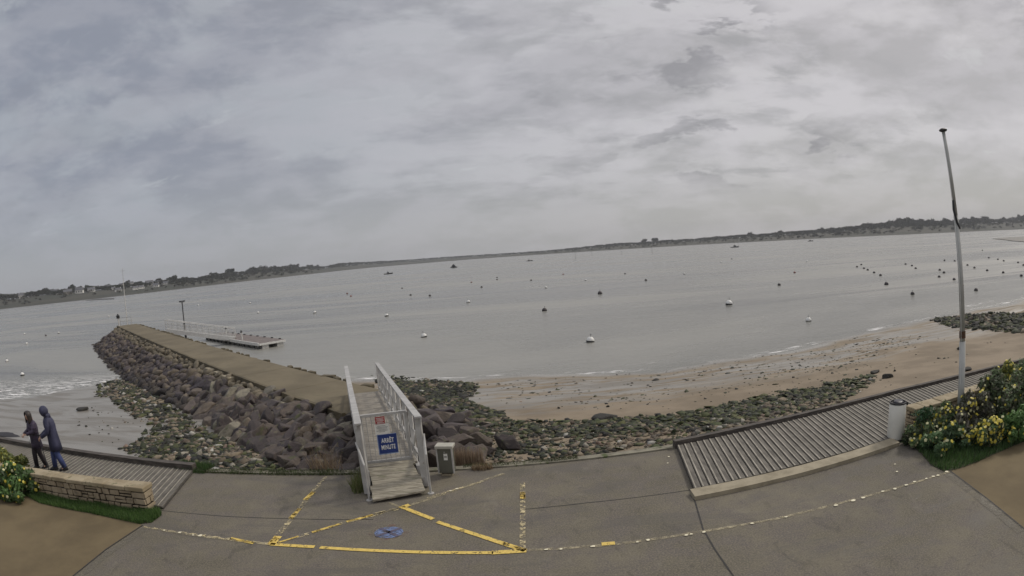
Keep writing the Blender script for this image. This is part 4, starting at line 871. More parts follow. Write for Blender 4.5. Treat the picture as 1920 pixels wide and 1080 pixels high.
grass('moss_strip', edge_band(-8.3, -3.4, -.10, .22), 4500, .07, [(.05, .075, .02), (.07, .085, .03), (.04, .05, .02)], 'short mossy grass on the seawall left of the gangway', .01, wd=.015)
grass('moss_strip', edge_band(-8.9, -7.9, -.15, .5), 1300, .16, GR1, 'green weeds at the end of the left boardwalk', .0)
grass('moss_strip', edge_band(-1.4, 1.2, .02, .25), 2200, .06, [(.05, .065, .02), (.06, .07, .03)], 'short mossy grass on the seawall right of the gangway', .01, wd=.015)
def tuft(px, py, n, rx, ry, h, pal, label, cat='grass tuft', z=0.0, wd=.016, lean=.3):
    c = G(px, py, z); a = rng.uniform(0, 2*PI, n); r_ = rng.uniform(0, 1, n)**.5; o = blades('grass_tuft', a*0+rx*r_*np.cos(a), ry*r_*np.sin(a), np.zeros(n), h*rng.uniform(.5, 1.1, n), wd, pick(pal, n), LEAF, lean=lean); o.location = c; tag(o, label, cat); return o
tuft(676, 915, 480, .17, .36, .40, [(.10, .13, .04), (.14, .16, .055), (.22, .20, .10)], 'green grass tuft growing against the left side of the gangway ramp')
tuft(612, 880, 160, .45, .15, .55, DRY, 'sparse dry straw stems at the seawall left of the gangway', z=-.1, wd=.012, lean=.4)
tuft(595, 872, 25, .3, .1, .75, DRY, 'few tall dry stalks rising before the dark boulders', z=-.1, wd=.012, lean=.5)
tuft(873, 872, 750, .44, .14, .46, [(.32, .23, .16), (.26, .19, .13), (.38, .30, .21), (.20, .15, .10)], 'dense brown dead reeds behind the service pedestal', 'reeds', -.1, .018, .12)
tuft(905, 880, 250, .25, .1, .18, DRY, 'short dry grass at the seawall right of the reeds', z=0)

def shrub(c, rx, ry, h, nl, nf, lab, fl_y=.5, seed=1, green=None, leaf=.055):
    root = empty('flowering_shrub', c); tag(root, lab, 'shrub', ); r = np.random.default_rng(seed)
    K = 30; lc = np.c_[r.uniform(-.8, .8, K)*rx, r.uniform(-.75, .75, K)*ry, r.uniform(.16, .86, K)*h]; lc[:, 2] *= 1-.45*np.minimum(1, (lc[:, 0]/rx)**2+(lc[:, 1]/ry)**2); lr = r.uniform(.15, .34, K)
    def pts(n, shell):
        k = r.integers(0, K, n); d = r.normal(size=(n, 3)); d /= np.linalg.norm(d, axis=1)[:, None]; q = r.uniform(shell, 1.0, n)**.6
        p_ = lc[k]+d*q[:, None]*lr[k][:, None]*np.array((rx, ry, h*.75)); return p_, d, k
    p_, d, k = pts(nl, .25); p_[:, 2] = np.maximum(p_[:, 2], .03); s = leaf*r.uniform(.6, 1.5, nl); t1 = np.cross(d+r.normal(0, .8, (nl, 3)), r.normal(size=(nl, 3))); t1 /= np.linalg.norm(t1, axis=1)[:, None]; t2 = np.cross(d+r.normal(0, .5, (nl, 3)), t1); t2 /= np.linalg.norm(t2, axis=1)[:, None]
    v = np.stack([p_-t1*s[:, None], p_+t2*s[:, None]*.4, p_+t1*s[:, None], p_-t2*s[:, None]*.4], 1)
    green = green or [(.045, .070, .028), (.065, .095, .034), (.035, .052, .026), (.085, .105, .045), (.075, .072, .042)]
    tone = r.uniform(.55, 1.35, K)[k]; cols_ = np.array(green)[r.integers(0, len(green), nl)]*2.1*(tone*r.uniform(.8, 1.2, nl))[:, None]
    tag(link('foliage', np_mesh('foliage', v.reshape(-1, 3), np.arange(4*nl).reshape(-1, 4), np.repeat(cols_, 4, 0)), LEAF, root), kind='stuff')
    b = MB()
    for _ in range(9): e = lc[r.integers(0, K)]; b.tube([(e[0]*.25, e[1]*.25, 0), (e[0]*.6, e[1]*.6, e[2]*.5), tuple(e)], [.018, .012, .005], 5)
    b.build('stem', surf('stem_brown', (.09, .07, .045), (.14, .11, .07), 5, .9, .2, 20), root)
    # flowers gathered in drifts: small five petalled discs
    nf = int(nf*2.0); p_, d, k = pts(nf*7, .93); fav = (k % 4 == seed % 4) | (r.uniform(size=len(k)) < .35); out_ = (p_[:, 1] < ry*.5)
    # keep those lying near the outside of the whole bush
    dist = ((p_[:, None]-lc[None])/(np.array((rx, ry, h*.75))*lr[None, :, None])); dmin = np.sqrt((dist**2).sum(-1)).min(1); keep = fav & out_ & (dmin > .82); p_ = p_[keep][:nf]; d = d[keep][:nf]; n = len(p_)
    d = d+np.array((0, -.5, .3)); d /= np.linalg.norm(d, axis=1)[:, None]; u = np.cross(d, r.normal(size=(n, 3))); u /= np.linalg.norm(u, axis=1)[:, None]; w2 = np.cross(d, u); R_ = r.uniform(.026, .052, n)
    vs_ = [p_+d*.02+d*R_[:, None]*.3]; 
    for q in range(5): a = 2*PI*q/5; vs_.append(p_+d*.02+(u*math.cos(a)+w2*math.sin(a))*R_[:, None])
    v = np.stack(vs_, 1); f = np.concatenate([np.array([[0, 1+q, 1+(q+1) % 5]])+6*np.arange(n)[:, None] for q in range(5)])
    yel = r.uniform(size=n) < (.35+.65*fl_y); cc_ = np.where(yel[:, None], np.array((.72, .60, .08)), np.array((.80, .76, .42)))*r.uniform(.75, 1.1, (n, 1))
    tag(link('flowers', np_mesh('flowers', v.reshape(-1, 3), f, np.repeat(cc_, 6, 0)), PETAL, root), kind='stuff'); return root
YG = [(.09, .10, .025), (.13, .13, .03), (.06, .075, .022), (.05, .06, .02)]
shrub(G(22, 928), 1.05, .7, .84, 11000, 80, 'green shrub dotted with yellow and white flowers at the left end of the stone wall', .55, 3, [(.04, .075, .02), (.055, .10, .03), (.035, .055, .02)]); 
shrub(G(5, 905)+Vector((-.5, .3, 0)), 1.1, .7, 1.0, 8000, 60, 'taller yellowish shrub behind the left flowering shrub', .8, 4, YG)
SH = [((1722, 832), .42, .35, .62, 2600, 45, .6, 'small low shrub with yellow flowers nearest the litter bin', None), ((1752, 822), .62, .5, 1.0, 6000, 70, .65, 'flowering shrub left of the flagpole with yellow flowers along its crest', None),
      ((1775, 845), .62, .42, .62, 5000, 50, .4, 'low leafy shrub below the flagpole foot', [(.05, .085, .035), (.035, .06, .025), (.075, .11, .05)]), ((1822, 820), .75, .6, 1.12, 9000, 55, .2, 'dark shrub with white flowers right of the flagpole', [(.055, .052, .036), (.065, .072, .036), (.045, .045, .033), (.09, .08, .06)]),
      ((1848, 838), .5, .4, .78, 4500, 120, .85, 'low shrub crowded with yellow flowers in front of the dark shrub', None), ((1880, 800), .85, .7, 1.4, 10000, 80, .35, 'tall dark green shrub behind the crowded yellow one', [(.045, .060, .030), (.062, .085, .036), (.06, .058, .036)]),
      ((1925, 790), .8, .7, 1.55, 9000, 70, .7, 'tallest shrub at the right frame edge with yellow flowers', None), ((1905, 825), .6, .45, .8, 5000, 30, .5, 'low green shrub in front of the tallest one', [(.04, .075, .02), (.055, .10, .03)]), ((1895, 772), .9, .6, 1.35, 8000, 60, .9, 'yellowish shrub along the boardwalk behind the tall dark one', YG), ((1990, 790), 1.0, .8, 1.6, 6000, 40, .5, 'shrub just past the tallest one at the right', None)]
for k, ((px, py), rx, ry, h, nl, nf_, fy, lab, gr) in enumerate(SH): shrub(G(px, py), rx*1.08, ry, h*(1.12 if px > 1850 else .98), int(nl*1.3), nf_, lab, fy, 20+k, gr)
for px, py, lab in ((1728, 800, 'green leafy weed with bare stalks beside the bin'),):
    c = G(px, py+30); r_ = empty('weed_plant', c); tag(r_, lab, 'plant'); b = MB()
    for k in range(5): b.tube([(0, 0, 0), (.08*(k-2), .02, .3), (.05*(k-2), 0, .62)], [.012, .01, .006], 5)
    b.build('stem', bpy.data.materials['stem_brown'], r_); n = 260; p_ = rng.normal(size=(n, 3))*np.array((.13, .1, .07))+np.array((0, 0, .68)); s = rng.uniform(.03, .07, n); t1 = rng.normal(size=(n, 3)); t1 /= np.linalg.norm(t1, axis=1)[:, None]; t2 = np.cross(t1, rng.normal(size=(n, 3))); t2 /= np.linalg.norm(t2, axis=1)[:, None]
    v = np.stack([p_-t1*s[:, None], p_+t2*s[:, None]*.5, p_+t1*s[:, None], p_-t2*s[:, None]*.5], 1); link('foliage', np_mesh('foliage', v.reshape(-1, 3), np.arange(4*n).reshape(-1, 4), np.repeat(pick([(.05, .11, .05), (.04, .085, .035)], n), 4, 0)), LEAF, r_)

# ------------------------------------------------------------------ people
def skin(name, P, E, parent=None, mat=None, sub=2, root=0):
    """P: {key:(x,y,z,r)} E: list of (a,b)"""
    ks = list(P); me = bpy.data.meshes.new(name); me.from_pydata([P[k][:3] for k in ks], [(ks.index(a), ks.index(b)) for a, b in E], []); me.update()
    o = link(name, me, mat, parent); o.modifiers.new('skin', 'SKIN').use_smooth_shade = True; o.modifiers.new('sub', 'SUBSURF').levels = sub; o.modifiers['sub'].render_levels = sub
    if not me.skin_vertices: me.skin_vertices_new() if hasattr(me, 'skin_vertices_new') else None
    for i, k in enumerate(ks): r = P[k][3]; me.skin_vertices[0].data[i].radius = (r, r) if not isinstance(r, tuple) else r; me.skin_vertices[0].data[i].use_root = (i == root)
    return o
SKIN = surf('skin', (.42, .25, .18), (.48, .30, .22), 8, .55, .05, 60)
NAVY = surf('navy_coat', (.020, .022, .050), (.042, .044, .088), 4, .7, .9, 9, stretch=(1, 1, .4), bdist=.05); JEANS = surf('blue_jeans', (.035, .05, .14), (.055, .075, .19), 8, .85, .3, 90); PURP = surf('plum_jacket', (.026, .019, .036), (.060, .042, .080), 4, .6, .9, 8, stretch=(.6, .6, 3), bdist=.05)
DPANT = surf('dark_trousers', (.022, .017, .02), (.034, .026, .03), 6, .85, .3, 60); HAIR = surf('dark_hair', (.018, .012, .009), (.032, .022, .016), 10, .5, .4, 60, stretch=(4, 4, .5))
def person(loc, rz, H, lab, bend, headtilt, hood, hands, step, coat, coatlen, pants, hair_long, prop):
    root = empty('person', loc, rz); tag(root, lab, 'person', 'walkers on the left boardwalk'); k = H/1.75
    hip = Vector((0, 0, .92*k)); ch = hip+Vector((0, math.sin(bend)*.30, math.cos(bend)*.30))*k; sh = hip+Vector((0, math.sin(bend)*.50, math.cos(bend)*.50))*k; nk = sh+Vector((0, math.sin(bend)*.08+.01, .08))*k
    hd = nk+Vector((0, math.sin(headtilt)*.14, math.cos(headtilt)*.14))*k; P = {'hip': (*hip, .145*k), 'ch': (*ch, .15*k), 'sh': (*sh, .12*k), 'nk': (*nk, .058*k), 'hd0': (*(nk+(hd-nk)*.55), .088*k), 'hd': (*hd, .10*k), 'hd1': (*(hd+(hd-nk)*.6), .06*k)}
    E = [('hip', 'ch'), ('ch', 'sh'), ('sh', 'nk'), ('nk', 'hd0'), ('hd0', 'hd'), ('hd', 'hd1')]
    fy = Vector((0, math.cos(headtilt), -math.sin(headtilt)))
    P['nose'] = (*(hd+fy*.105*k-(hd-nk)*.15), .022*k); E.append(('hd', 'nose'))
    for s, nm in ((-1, 'l'), (1, 'r')):
        st = step*s; a = hip+Vector((s*.09*k, 0, -.06*k)); kn = hip+Vector((s*.10*k, st*.45+.05, -.46*k)); an = Vector((s*.10*k, st, .09*k)); toe = an+Vector((s*.02, .12*k, -.055*k))
        P.update({nm+'h': (*a, .10*k), nm+'k': (*kn, .066*k), nm+'c': (*(kn.lerp(an, .35)), .06*k), nm+'a': (*an, .042*k), nm+'t': (*toe, .036*k)}); E += [('hip', nm+'h'), (nm+'h', nm+'k'), (nm+'k', nm+'c'), (nm+'c', nm+'a'), (nm+'a', nm+'t')]
        s0 = sh+Vector((s*.17*k, 0, -.02*k)); wr = Vector(hands[0 if s < 0 else 1])*k; mid_ = s0.lerp(wr, .5)+Vector((s*.09, -.07, -.09))*k
        P.update({nm+'s': (*s0, .062*k), nm+'e': (*mid_, .044*k), nm+'w': (*wr, .028*k)}); E += [('sh', nm+'s'), (nm+'s', nm+'e'), (nm+'e', nm+'w')]
        hdv = (wr-mid_).normalized(); pm = wr+hdv*.06*k; P[nm+'p'] = (*pm, (.026*k, .016*k)); E.append((nm+'w', nm+'p')); sv = Vector((1, 0, 0)); sv = (sv-hdv*sv.dot(hdv)).normalized(); dn = hdv.cross(sv)
        if dn.z > 0: dn = -dn
        for f in range(4):
            q0 = pm+sv*(f-1.5)*.02*k+hdv*.03*k; L_ = (.07, .08, .075, .06)[f]*k; q1 = q0+(hdv*.8+dn*.4).normalized()*L_*.5; q2 = q1+(hdv*.3+dn*.9).normalized()*L_*.5
            P.update({f'{nm}f{f}a': (*q0, .0095*k), f'{nm}f{f}b': (*q1, .0085*k), f'{nm}f{f}c': (*q2, .007*k)}); E += [(nm+'p', f'{nm}f{f}a'), (f'{nm}f{f}a', f'{nm}f{f}b'), (f'{nm}f{f}b', f'{nm}f{f}c')]
        q0 = wr+hdv*.03*k-sv*s*.028*k; q1 = q0+(hdv*.6-sv*s*.5+dn*.3)*.05*k; P.update({nm+'th': (*q0, .011*k), nm+'ti': (*q1, .008*k)}); E += [(nm+'w', nm+'th'), (nm+'th', nm+'ti')]
    skin('body', P, E, root, SKIN)
    # trousers and shoes
    b = MB()
    for nm in 'lr':
        g = lambda q: Vector(P[nm+q][:3]); b.tube([g('h')+Vector((0, 0, .06)), g('h'), g('k'), g('c'), g('a')+Vector((0, 0, .0))], [.12*k, .125*k, .088*k, .085*k, .075*k], 14)
    o = b.build('trousers', pants, root, smooth=True)
    for nm in 'lr':
        a, t_ = Vector(P[nm+'a'][:3]), Vector(P[nm+'t'][:3]); b = MB(); b.loft([((a.x, a.y+.05*k, 0), .05*k, .14*k), ((a.x, a.y+.05*k, .04*k), .052*k, .145*k), ((a.x, a.y+.02*k, .08*k), .045*k, .10*k), ((a.x, a.y-.01, .13*k), .045*k, .06*k)], 14); b.build('shoe', BLACK, root, smooth=True)
    # coat: lofted along the leaning spine
    b = MB(); lo_ = hip+Vector((0, -.02, -coatlen*k)); rings = [(lo_, .235, .20), (lo_.lerp(hip, .5), .23, .19), (hip, .215, .175), (hip.lerp(ch, .6), .21, .17), (ch, .235, .185), (ch.lerp(sh, .65), .255, .17), (sh+Vector((0, 0, .01)), .215, .125), (sh+Vector((0, .01, .055))*k, .11, .085), (nk, .075, .075)]
    b.loft([(c, rx*k, ry*k) for c, rx, ry in rings], 22)
    for nm in 'lr':
        g = lambda q: Vector(P[nm+q][:3]); s = -1 if nm == 'l' else 1; b.tube([g('s')-Vector((s*.05, 0, -.01))*k, g('s'), g('s').lerp(g('e'), .55), g('e'), g('e').lerp(g('w'), .5), g('w')], [.075*k, .08*k, .075*k, .068*k, .06*k, .05*k], 14)
    o = b.build('coat', coat, root, smooth=True)
    if hood:
        b = MB(); b.loft([(nk+Vector((0, -.02, -.06)), .135*k, .115*k), (nk+Vector((0, -.015, .02)), .115*k, .11*k), (nk.lerp(hd, .55)+Vector((0, -.01, .0)), .108*k, .11*k)], 18); b.build('hood_collar', coat, root, smooth=True)
        b = MB(); ax = (hd-nk).normalized(); bk = -fy
        def hr(t, r1, sh_): return [hd+ax*(t)*k+bk*sh_*k]
        vs_ = []; n1, n2 = 14, 10
        for i in range(n2):
            for j_ in range(n1):
                th_ = PI*(.03+.97*i/(n2-1))*.80; a = -PI*.80+2*PI*.80*j_/(n1-1)     # open towards the face
                dr = bk*math.cos(a)*math.sin(th_)+Vector((1, 0, 0))*math.sin(a)*math.sin(th_)+ax*math.cos(th_); vs_.append(hd+bk*.015*k+dr*(.124 if i < 7 else .134)*k*Vector((1, 1, 1)).x)
        b.add(vs_, [(i*n1+j_, i*n1+j_+1, (i+1)*n1+j_+1, (i+1)*n1+j_) for i in range(n2-1) for j_ in range(n1-1)]); o = b.build('hood', coat, root, smooth=True); so = o.modifiers.new('th', 'SOLIDIFY'); so.thickness = .02
    else:
        ax = (hd-nk).normalized(); bk = -fy; b = MB(); vs_ = []; n1, n2 = 16, 12
        for i in range(n2):
            for j_ in range(n1):
                t_ = i/(n2-1); a = -PI*.68+2*PI*.68*j_/(n1-1); th_ = min(t_*1.6, 1)*PI*.5; rr = .115+.02*t_; down = max(0, t_-.55)*hair_long*2.2
                dr = (bk*math.cos(a)+Vector((1, 0, 0))*math.sin(a))*math.sin(th_)*rr+ax*math.cos(th_)*.125; vs_.append(hd+bk*.01*k+dr*k+Vector((0, 0, -down*k)))
        b.add(vs_, [(i*n1+j_, i*n1+j_+1, (i+1)*n1+j_+1, (i+1)*n1+j_) for i in range(n2-1) for j_ in range(n1-1)]); o = b.build('hair', HAIR, root, smooth=True); so = o.modifiers.new('th', 'SOLIDIFY'); so.thickness = .025
        b = MB(); b.loft([(nk+Vector((0, .0, -.03)), .10*k, .095*k), (nk+Vector((0, .01, .02)), .115*k, .11*k), (nk+Vector((0, .015, .06)), .095*k, .095*k)], 16); b.build('scarf', surf('pink_scarf', (.24, .13, .12), (.34, .20, .18), 8, .9, .3, 40), root, smooth=True)
    for s in (-1, 1):
        e = MB(); e.lathe([(.004, -.012), (.012, 0), (.004, .012)], (0, 0, 0), 8); o = e.build('eye', BLACK, root); o.location = hd+fy*.088*k+Vector((s*.033*k, 0, .01))
    e = MB(); e.box((0, 0, 0), (.045, .012, .01)); o = e.build('mouth', plain('lip', (.30, .12, .10), .5), root, bevel=.003); o.location = hd+fy*.092*k-(hd-nk).normalized()*.06*k
    return root, P, k
man, Pm, km = person(G(114, 881, .08), R(132), 1.80, 'person in a hooded navy coat and blue jeans leaning forward on the left boardwalk', R(6), R(34), True, [(-.16, .34, .98), (.13, .38, .95)], .16, NAVY, .36, JEANS, 0, None)
wom, Pw, kw = person(G(79, 877, .08), R(160), 1.64, 'person with long dark hair in a plum jacket looking down at a phone', R(3), R(30), False, [(-.13, .34, 1.12), (.10, .34, 1.10)], .13, PURP, .27, DPANT, .20, None)
ph_ = Vector(Pw['lp'][:3])+Vector((.04, .07, .0)); b = MB(); b.box((0, 0, 0), (.08, .012, .16), Matrix.Rotation(-.6, 3, 'X')); o = b.build('phone', SGW, None, bevel=.004)
o.matrix_world = Matrix.Translation(wom.location) @ Matrix.Rotation(R(160), 4, 'Z') @ Matrix.Translation(ph_); tag(o, 'pale phone held up by the long haired person', 'phone')
hm_ = Matrix.Translation(man.location) @ Matrix.Rotation(R(132), 4, 'Z'); gp_ = Vector(Pm['rp'][:3]); a = hm_ @ (gp_+Vector((0, .03, .02))); ft = hm_ @ Vector((gp_.x+.02, gp_.y-.05, 0)); ft.z = .078
sk_ = empty('walking_stick', ft); tag(sk_, 'thin dark walking stick held by the hooded person', 'walking stick'); MB().tube([(0, 0, 0), a-ft+Vector((0, 0, .04))], .014, 8).build('shaft', DGREY, sk_); b = MB(); g_ = a-ft+Vector((0, 0, .05)); b.bar(g_+Vector((.07, 0, 0)), g_-Vector((.07, 0, 0)), .03, .03); b.build('handle', BLACK, sk_)
# white float on the boardwalk edge
c = G(51, 836, .2); o = MB().lathe([(.01, -.13), (.09, -.1), (.13, 0), (.09, .1), (.01, .13)], n=16).build('float_ball', BRIGHT, smooth=True); o.location = (c.x, float(yE(c.x))+.0, .33); tag(o, 'round white float resting on the boardwalk beam beside the two people', 'float')

# ------------------------------------------------------------------ buoys
def buoy_meshes(r, top, bot, mast_):
    a = MB().lathe([(.02, r*.95), (r*.45, r*.86), (r*.8, r*.55), (r*.98, r*.12), (r*.98, .0)][::-1], n=18); c = MB().lathe([(r*.55, -r*.75), (r*.85, -r*.5), (r*.99, -r*.2), (r*1.0, r*.02), (r*1.0, r*.05)], n=18); e = MB().tube([(0, 0, r*.9), (0, 0, r*1.5)], .02, 6); e.lathe([(.06, r*1.45), (.06, r*1.55)], n=8) if mast_ else None; return a, c, e
def buoy(px, py, r, col, lab, group=None, ring=True, dark=.0):
    r *= .88
    c = G(px, py, WATER); root = empty('mooring_buoy', c+Vector((0, 0, r*.28)), rng.uniform(0, 6)); root.rotation_euler = (rng.uniform(-.2, .2), rng.uniform(-.2, .2), 0); tag(root, lab, 'buoy', group)
    a, b_, e = buoy_meshes(r, None, None, True); a.build('float_top', col, root, smooth=True); b_.build('float_bottom', BLACK, root, smooth=True)
    if ring: e.build('pick_up_ring', DGREY, root)
BW = BRIGHT; BD = plain('faded_dark_float', (.06, .05, .05), .6); BRD = plain('faded_red_float', (.22, .07, .05), .6)
big = [(1107, 641, .38, BW, 'largest and nearest white mooring buoy with a black underside'), (795, 632, .34, BW, 'white mooring buoy midway between the pontoon and the nearest buoy'), (1367, 571, .46, BW, 'white mooring buoy with a pole far right of centre'), (1516, 602, .30, BW, 'small white buoy closest to the right beach'),
       (1021, 583, .36, BD, 'dark buoy with a stub above the largest white buoy'), (725, 593, .34, BW, 'white buoy directly beyond the gangway'), (590, 587, .36, BW, 'white buoy beyond the end of the pontoon'), (878, 567, .36, BW, 'small white and black buoy far beyond the gangway'), (42, 704, .30, BW, 'white buoy nearest the left foam'), (13, 678, .28, BW, 'white buoy at the left frame edge'),
       (50, 645, .28, BW, 'small white buoy left of the jetty tip'), (86, 630, .26, BD, 'dark buoy left of the jetty tip'), (1125, 551, .42, BD, 'dark buoy far out above the largest white buoy'), (1711, 552, .30, BD, 'dark buoy left of the flagpole'), (1662, 534, .38, BD, 'dark buoy at the near end of the dotted row')]
for q in big: buoy(*q)
small_b = [(484, 587), (651, 551), (658, 556), (806, 555), (903, 539), (884, 530), (932, 525), (932, 521), (996, 526), (1024, 540), (1056, 515), (1098, 526), (1172, 514), (1211, 526), (1283, 514), (1352, 492), (1372, 486), (1461, 535), (1490, 512), (1513, 491), (754, 541), (770, 554), (46, 627), (110, 625), (204, 594), (376, 564), (372, 573), (458, 562), (469, 569)]
for px, py in small_b: buoy(px, py, .30, random.choice([BD, BW, BRD]) if px > 600 else BW, 'tiny distant mooring buoy out on the open estuary', 'distant mooring buoys', False)
rowb = [(1607, 501), (1615, 497), (1620, 504), (1627, 507), (1639, 512), (1651, 517), (1698, 496), (1710, 499), (1717, 504), (1771, 489), (1790, 490), (1762, 507), (1770, 512), (1761, 520), (1789, 525), (1804, 536), (1830, 545), (1842, 470), (1854, 484), (1871, 487), (1882, 490), (1909, 493), (1919, 498), (1814, 498), (1827, 503), (1851, 508), (1881, 512), (1915, 518)]
for px, py in rowb: buoy(px, py, .30, BD, 'small dark buoy in the dotted rows off the right shore', 'dark buoys in rows near the right shore', False)

# ------------------------------------------------------------------ boats and marks
def boat(px, py, L, rz, lab, hullm, kind):
    c = G(px, py, WATER); root = empty('moored_boat', c, R(rz)); tag(root, lab, 'boat'); b = MB(); n = 9; vs_ = []
    for i in range(n):
        t_ = i/(n-1); w_ = L*.16*math.sin(PI*min(1, (1-t_)*1.25+.0)*.5)**.7; sh_ = .10*L*(.8+.9*t_**3); x = (t_-.5)*L
        vs_ += [(x*.94, 0, -.25), (x*.97, -w_*.75, -.05), (x, -w_, sh_), (x, w_, sh_), (x*.97, w_*.75, -.05)]
    b.add(vs_, [(i*5+j_, (i+1)*5+j_, (i+1)*5+(j_+1) % 5, i*5+(j_+1) % 5) for i in range(n-1) for j_ in range(5)]+[(0, 1, 2, 3, 4)]); b.build('hull', hullm, root)
    if kind == 'cabin':
        b = MB(); b.hexa([(x*L, y*L, z*L) for x, y, z in ((-.15, -.10, .10), (.14, -.09, .10), (.14, .09, .10), (-.15, .10, .10), (-.13, -.085, .24), (.06, -.075, .24), (.06, .075, .24), (-.13, .085, .24))]); b.build('cabin', DGREY, root); MB().tube([(-.05*L, 0, .2*L), (-.06*L, 0, .42*L)], .07, 6).build('mast', DGREY, root)
    elif kind == 'cover':
        b = MB(); b.hexa([(x*L, y*L, z*L) for x, y, z in ((-.4, -.13, .09), (.35, -.12, .09), (.35, .12, .09), (-.4, .13, .09), (-.12, -.02, .5), (.05, -.02, .5), (.05, .02, .5), (-.12, .02, .5))]); b.build('cover', BLACK, root)
    else:
        b = MB(); b.box((-.1*L, 0, .17*L), (.22*L, .16*L, .13*L)); b.build('wheelhouse', BD, root); b = MB(); b.box((.02*L, 0, .09*L), (.7*L, .2*L, .03)); b.build('thwart', DGREY, root)
boat(728, 514, 6.5, 12, 'dark open workboat with a short mast far out', BLACK, 'cabin'); boat(851, 502, 5.5, 0, 'dark moored boat under a peaked cover', BLACK, 'cover'); boat(993, 489.5, 5.5, 5, 'small dark boat moored near the far shore in the middle', BLACK, 'open')
boat(1378, 464, 8, 2, 'small low boat lying off the far right shore', DGREY, 'cabin'); boat(1520, 452.5, 7, 0, 'tiny dark boat against the far right shore', BLACK, 'open')
for k, (px, py, h, lab) in enumerate([(1079, 486, 10, 'leftmost thin channel pole before the far shore'), (1110, 479, 6, 'faint short pole right of the leftmost one'), (1223, 476.5, 8, 'channel pole farthest to the right'), (1166, 478, 4, 'faint stub pole between the other channel poles')]):
    c = G(px, py, WATER); rt_ = empty('channel_pole', c); tag(rt_, lab, 'pole'); MB().tube([(0, 0, -1), (0, 0, h*.75)], .10, 6).build('shaft', DGREY, rt_); MB().lathe([(.25, h*.68), (.25, h*.75)], n=8).build('topmark', BD, rt_)

# ------------------------------------------------------------------ far shore woods, trees, houses
FARLEAF = leaf_mat('far_foliage', .8, .15)
def crown(n, seed, hh=1.0):
    r = np.random.default_rng(seed); K = 7; c = np.c_[r.uniform(-.45, .45, K), r.uniform(-.45, .45, K), r.uniform(.45, .85, K)]; k = r.integers(0, K, n); d = r.normal(size=(n, 3)); d /= np.linalg.norm(d, axis=1)[:, None]
    p_ = c[k]+d*(r.uniform(.3, 1, n)**.5*.30)[:, None]*np.array((1, 1, .75)); t1 = r.normal(size=(n, 3)); t1 /= np.linalg.norm(t1, axis=1)[:, None]; t2 = np.cross(t1, r.normal(size=(n, 3))); t2 /= np.linalg.norm(t2, axis=1)[:, None]; s = r.uniform(.06, .13, n)[:, None]
    v = np.stack([p_-t1*s, p_+t1*s, p_+t2*s*1.5], 1).reshape(-1, 3); v[:, 2] = np.maximum(v[:, 2], .02); tone = r.uniform(.7, 1.3, K)[k]; return v, np.arange(3*n).reshape(-1, 3), np.repeat(tone, 3)
CR = [crown(110, 600+k) for k in range(6)]
def hz(px): D1 = _ds_D1(px); return max(2.5, V(px, np.interp(px, RIX, RIY), D1)-hill(px, 1.0)[0].z)
def _ds_D1(px): return hill(px, 1.0)[1]
WOOD = [(.028, .034, .020), (.038, .044, .026), (.024, .027, .019), (.042, .040, .027)]
V_, F_, K_ = [], [], []; nb_ = 0; rw = random.Random(9)
def wood_density(px): return 1.0 if px < 1000 else .95
for _ in range(6500):
    px = rw.uniform(-140, 2060); f = rw.choice([rw.uniform(.9, 1.12), rw.uniform(.9, 1.1), rw.uniform(.5, 1.0), rw.uniform(.12, .9)])
    if px < 330 and f < .8 and rw.random() < .8: continue
    if rw.random() > wood_density(px): continue
    if 600 < px < 1000 and f < .45: continue
    q, D = hill(px, f); h = hz(px)*rw.uniform(.55, .98)*(1 if f > .85 else rw.uniform(.4, .8)); v, fc, tone = CR[rw.randrange(6)]; a = rw.uniform(0, 6.28); ca, sa = math.cos(a), math.sin(a); wd = h*rw.uniform(.9, 1.5)
    x = (v[:, 0]*ca-v[:, 1]*sa)*wd+q.x; y = (v[:, 0]*sa+v[:, 1]*ca)*wd+q.y; z = v[:, 2]*h*1.0+q.z-.15*h; V_.append(np.c_[x, y, z]); F_.append(fc+nb_); nb_ += len(v); K_.append(tone[:, None]*np.array(WOOD[rw.randrange(4)])[None])
tag(link('far_woodland', np_mesh('far_woodland', np.concatenate(V_), np.concatenate(F_), np.concatenate(K_)), FARLEAF), 'continuous dark woodland covering the far shores', 'woodland', kind='stuff')
CM = []
for k in range(5):
    v, f, tone = crown(420, 700+k); me = np_mesh('crown', v, f, tone[:, None]*np.array(WOOD[k % 4])[None]); me.materials.append(FARLEAF); CM.append(me)
b = MB(); b.tube([(0, 0, -.1), (0, 0, .55)], [.035, .02], 6); b.tube([(0, 0, .3), (.15, .05, .6)], [.015, .008], 5); b.tube([(0, 0, .35), (-.14, -.05, .65)], [.015, .008], 5); tr0 = b.build('trunk', surf('bark', (.06, .05, .04), (.09, .075, .06), 3, .9, 0, 1)); TM = tr0.data; bpy.data.objects.remove(tr0)
trees = [(88, 539), (105, 541), (137, 533), (150, 536), (170, 532), (205, 531), (240, 525), (262, 527), (300, 521), (322, 514.5), (348, 517.5), (402, 509), (432, 503.5), (474, 499), (494, 496.5), (512, 497), (546, 494), (556, 494), (582, 495), (594, 496),
         (1207, 447.5), (1228, 446), (1406, 434), (1463, 431), (1540, 426), (1560, 425), (1622, 418), (1632, 416), (1672, 411), (1684, 408), (1696, 405.5), (1712, 409), (1728, 409.5), (1745, 409), (1775, 407), (1812, 406), (1830, 404), (1848, 405), (1880, 406), (1914, 401), (1925, 399)]
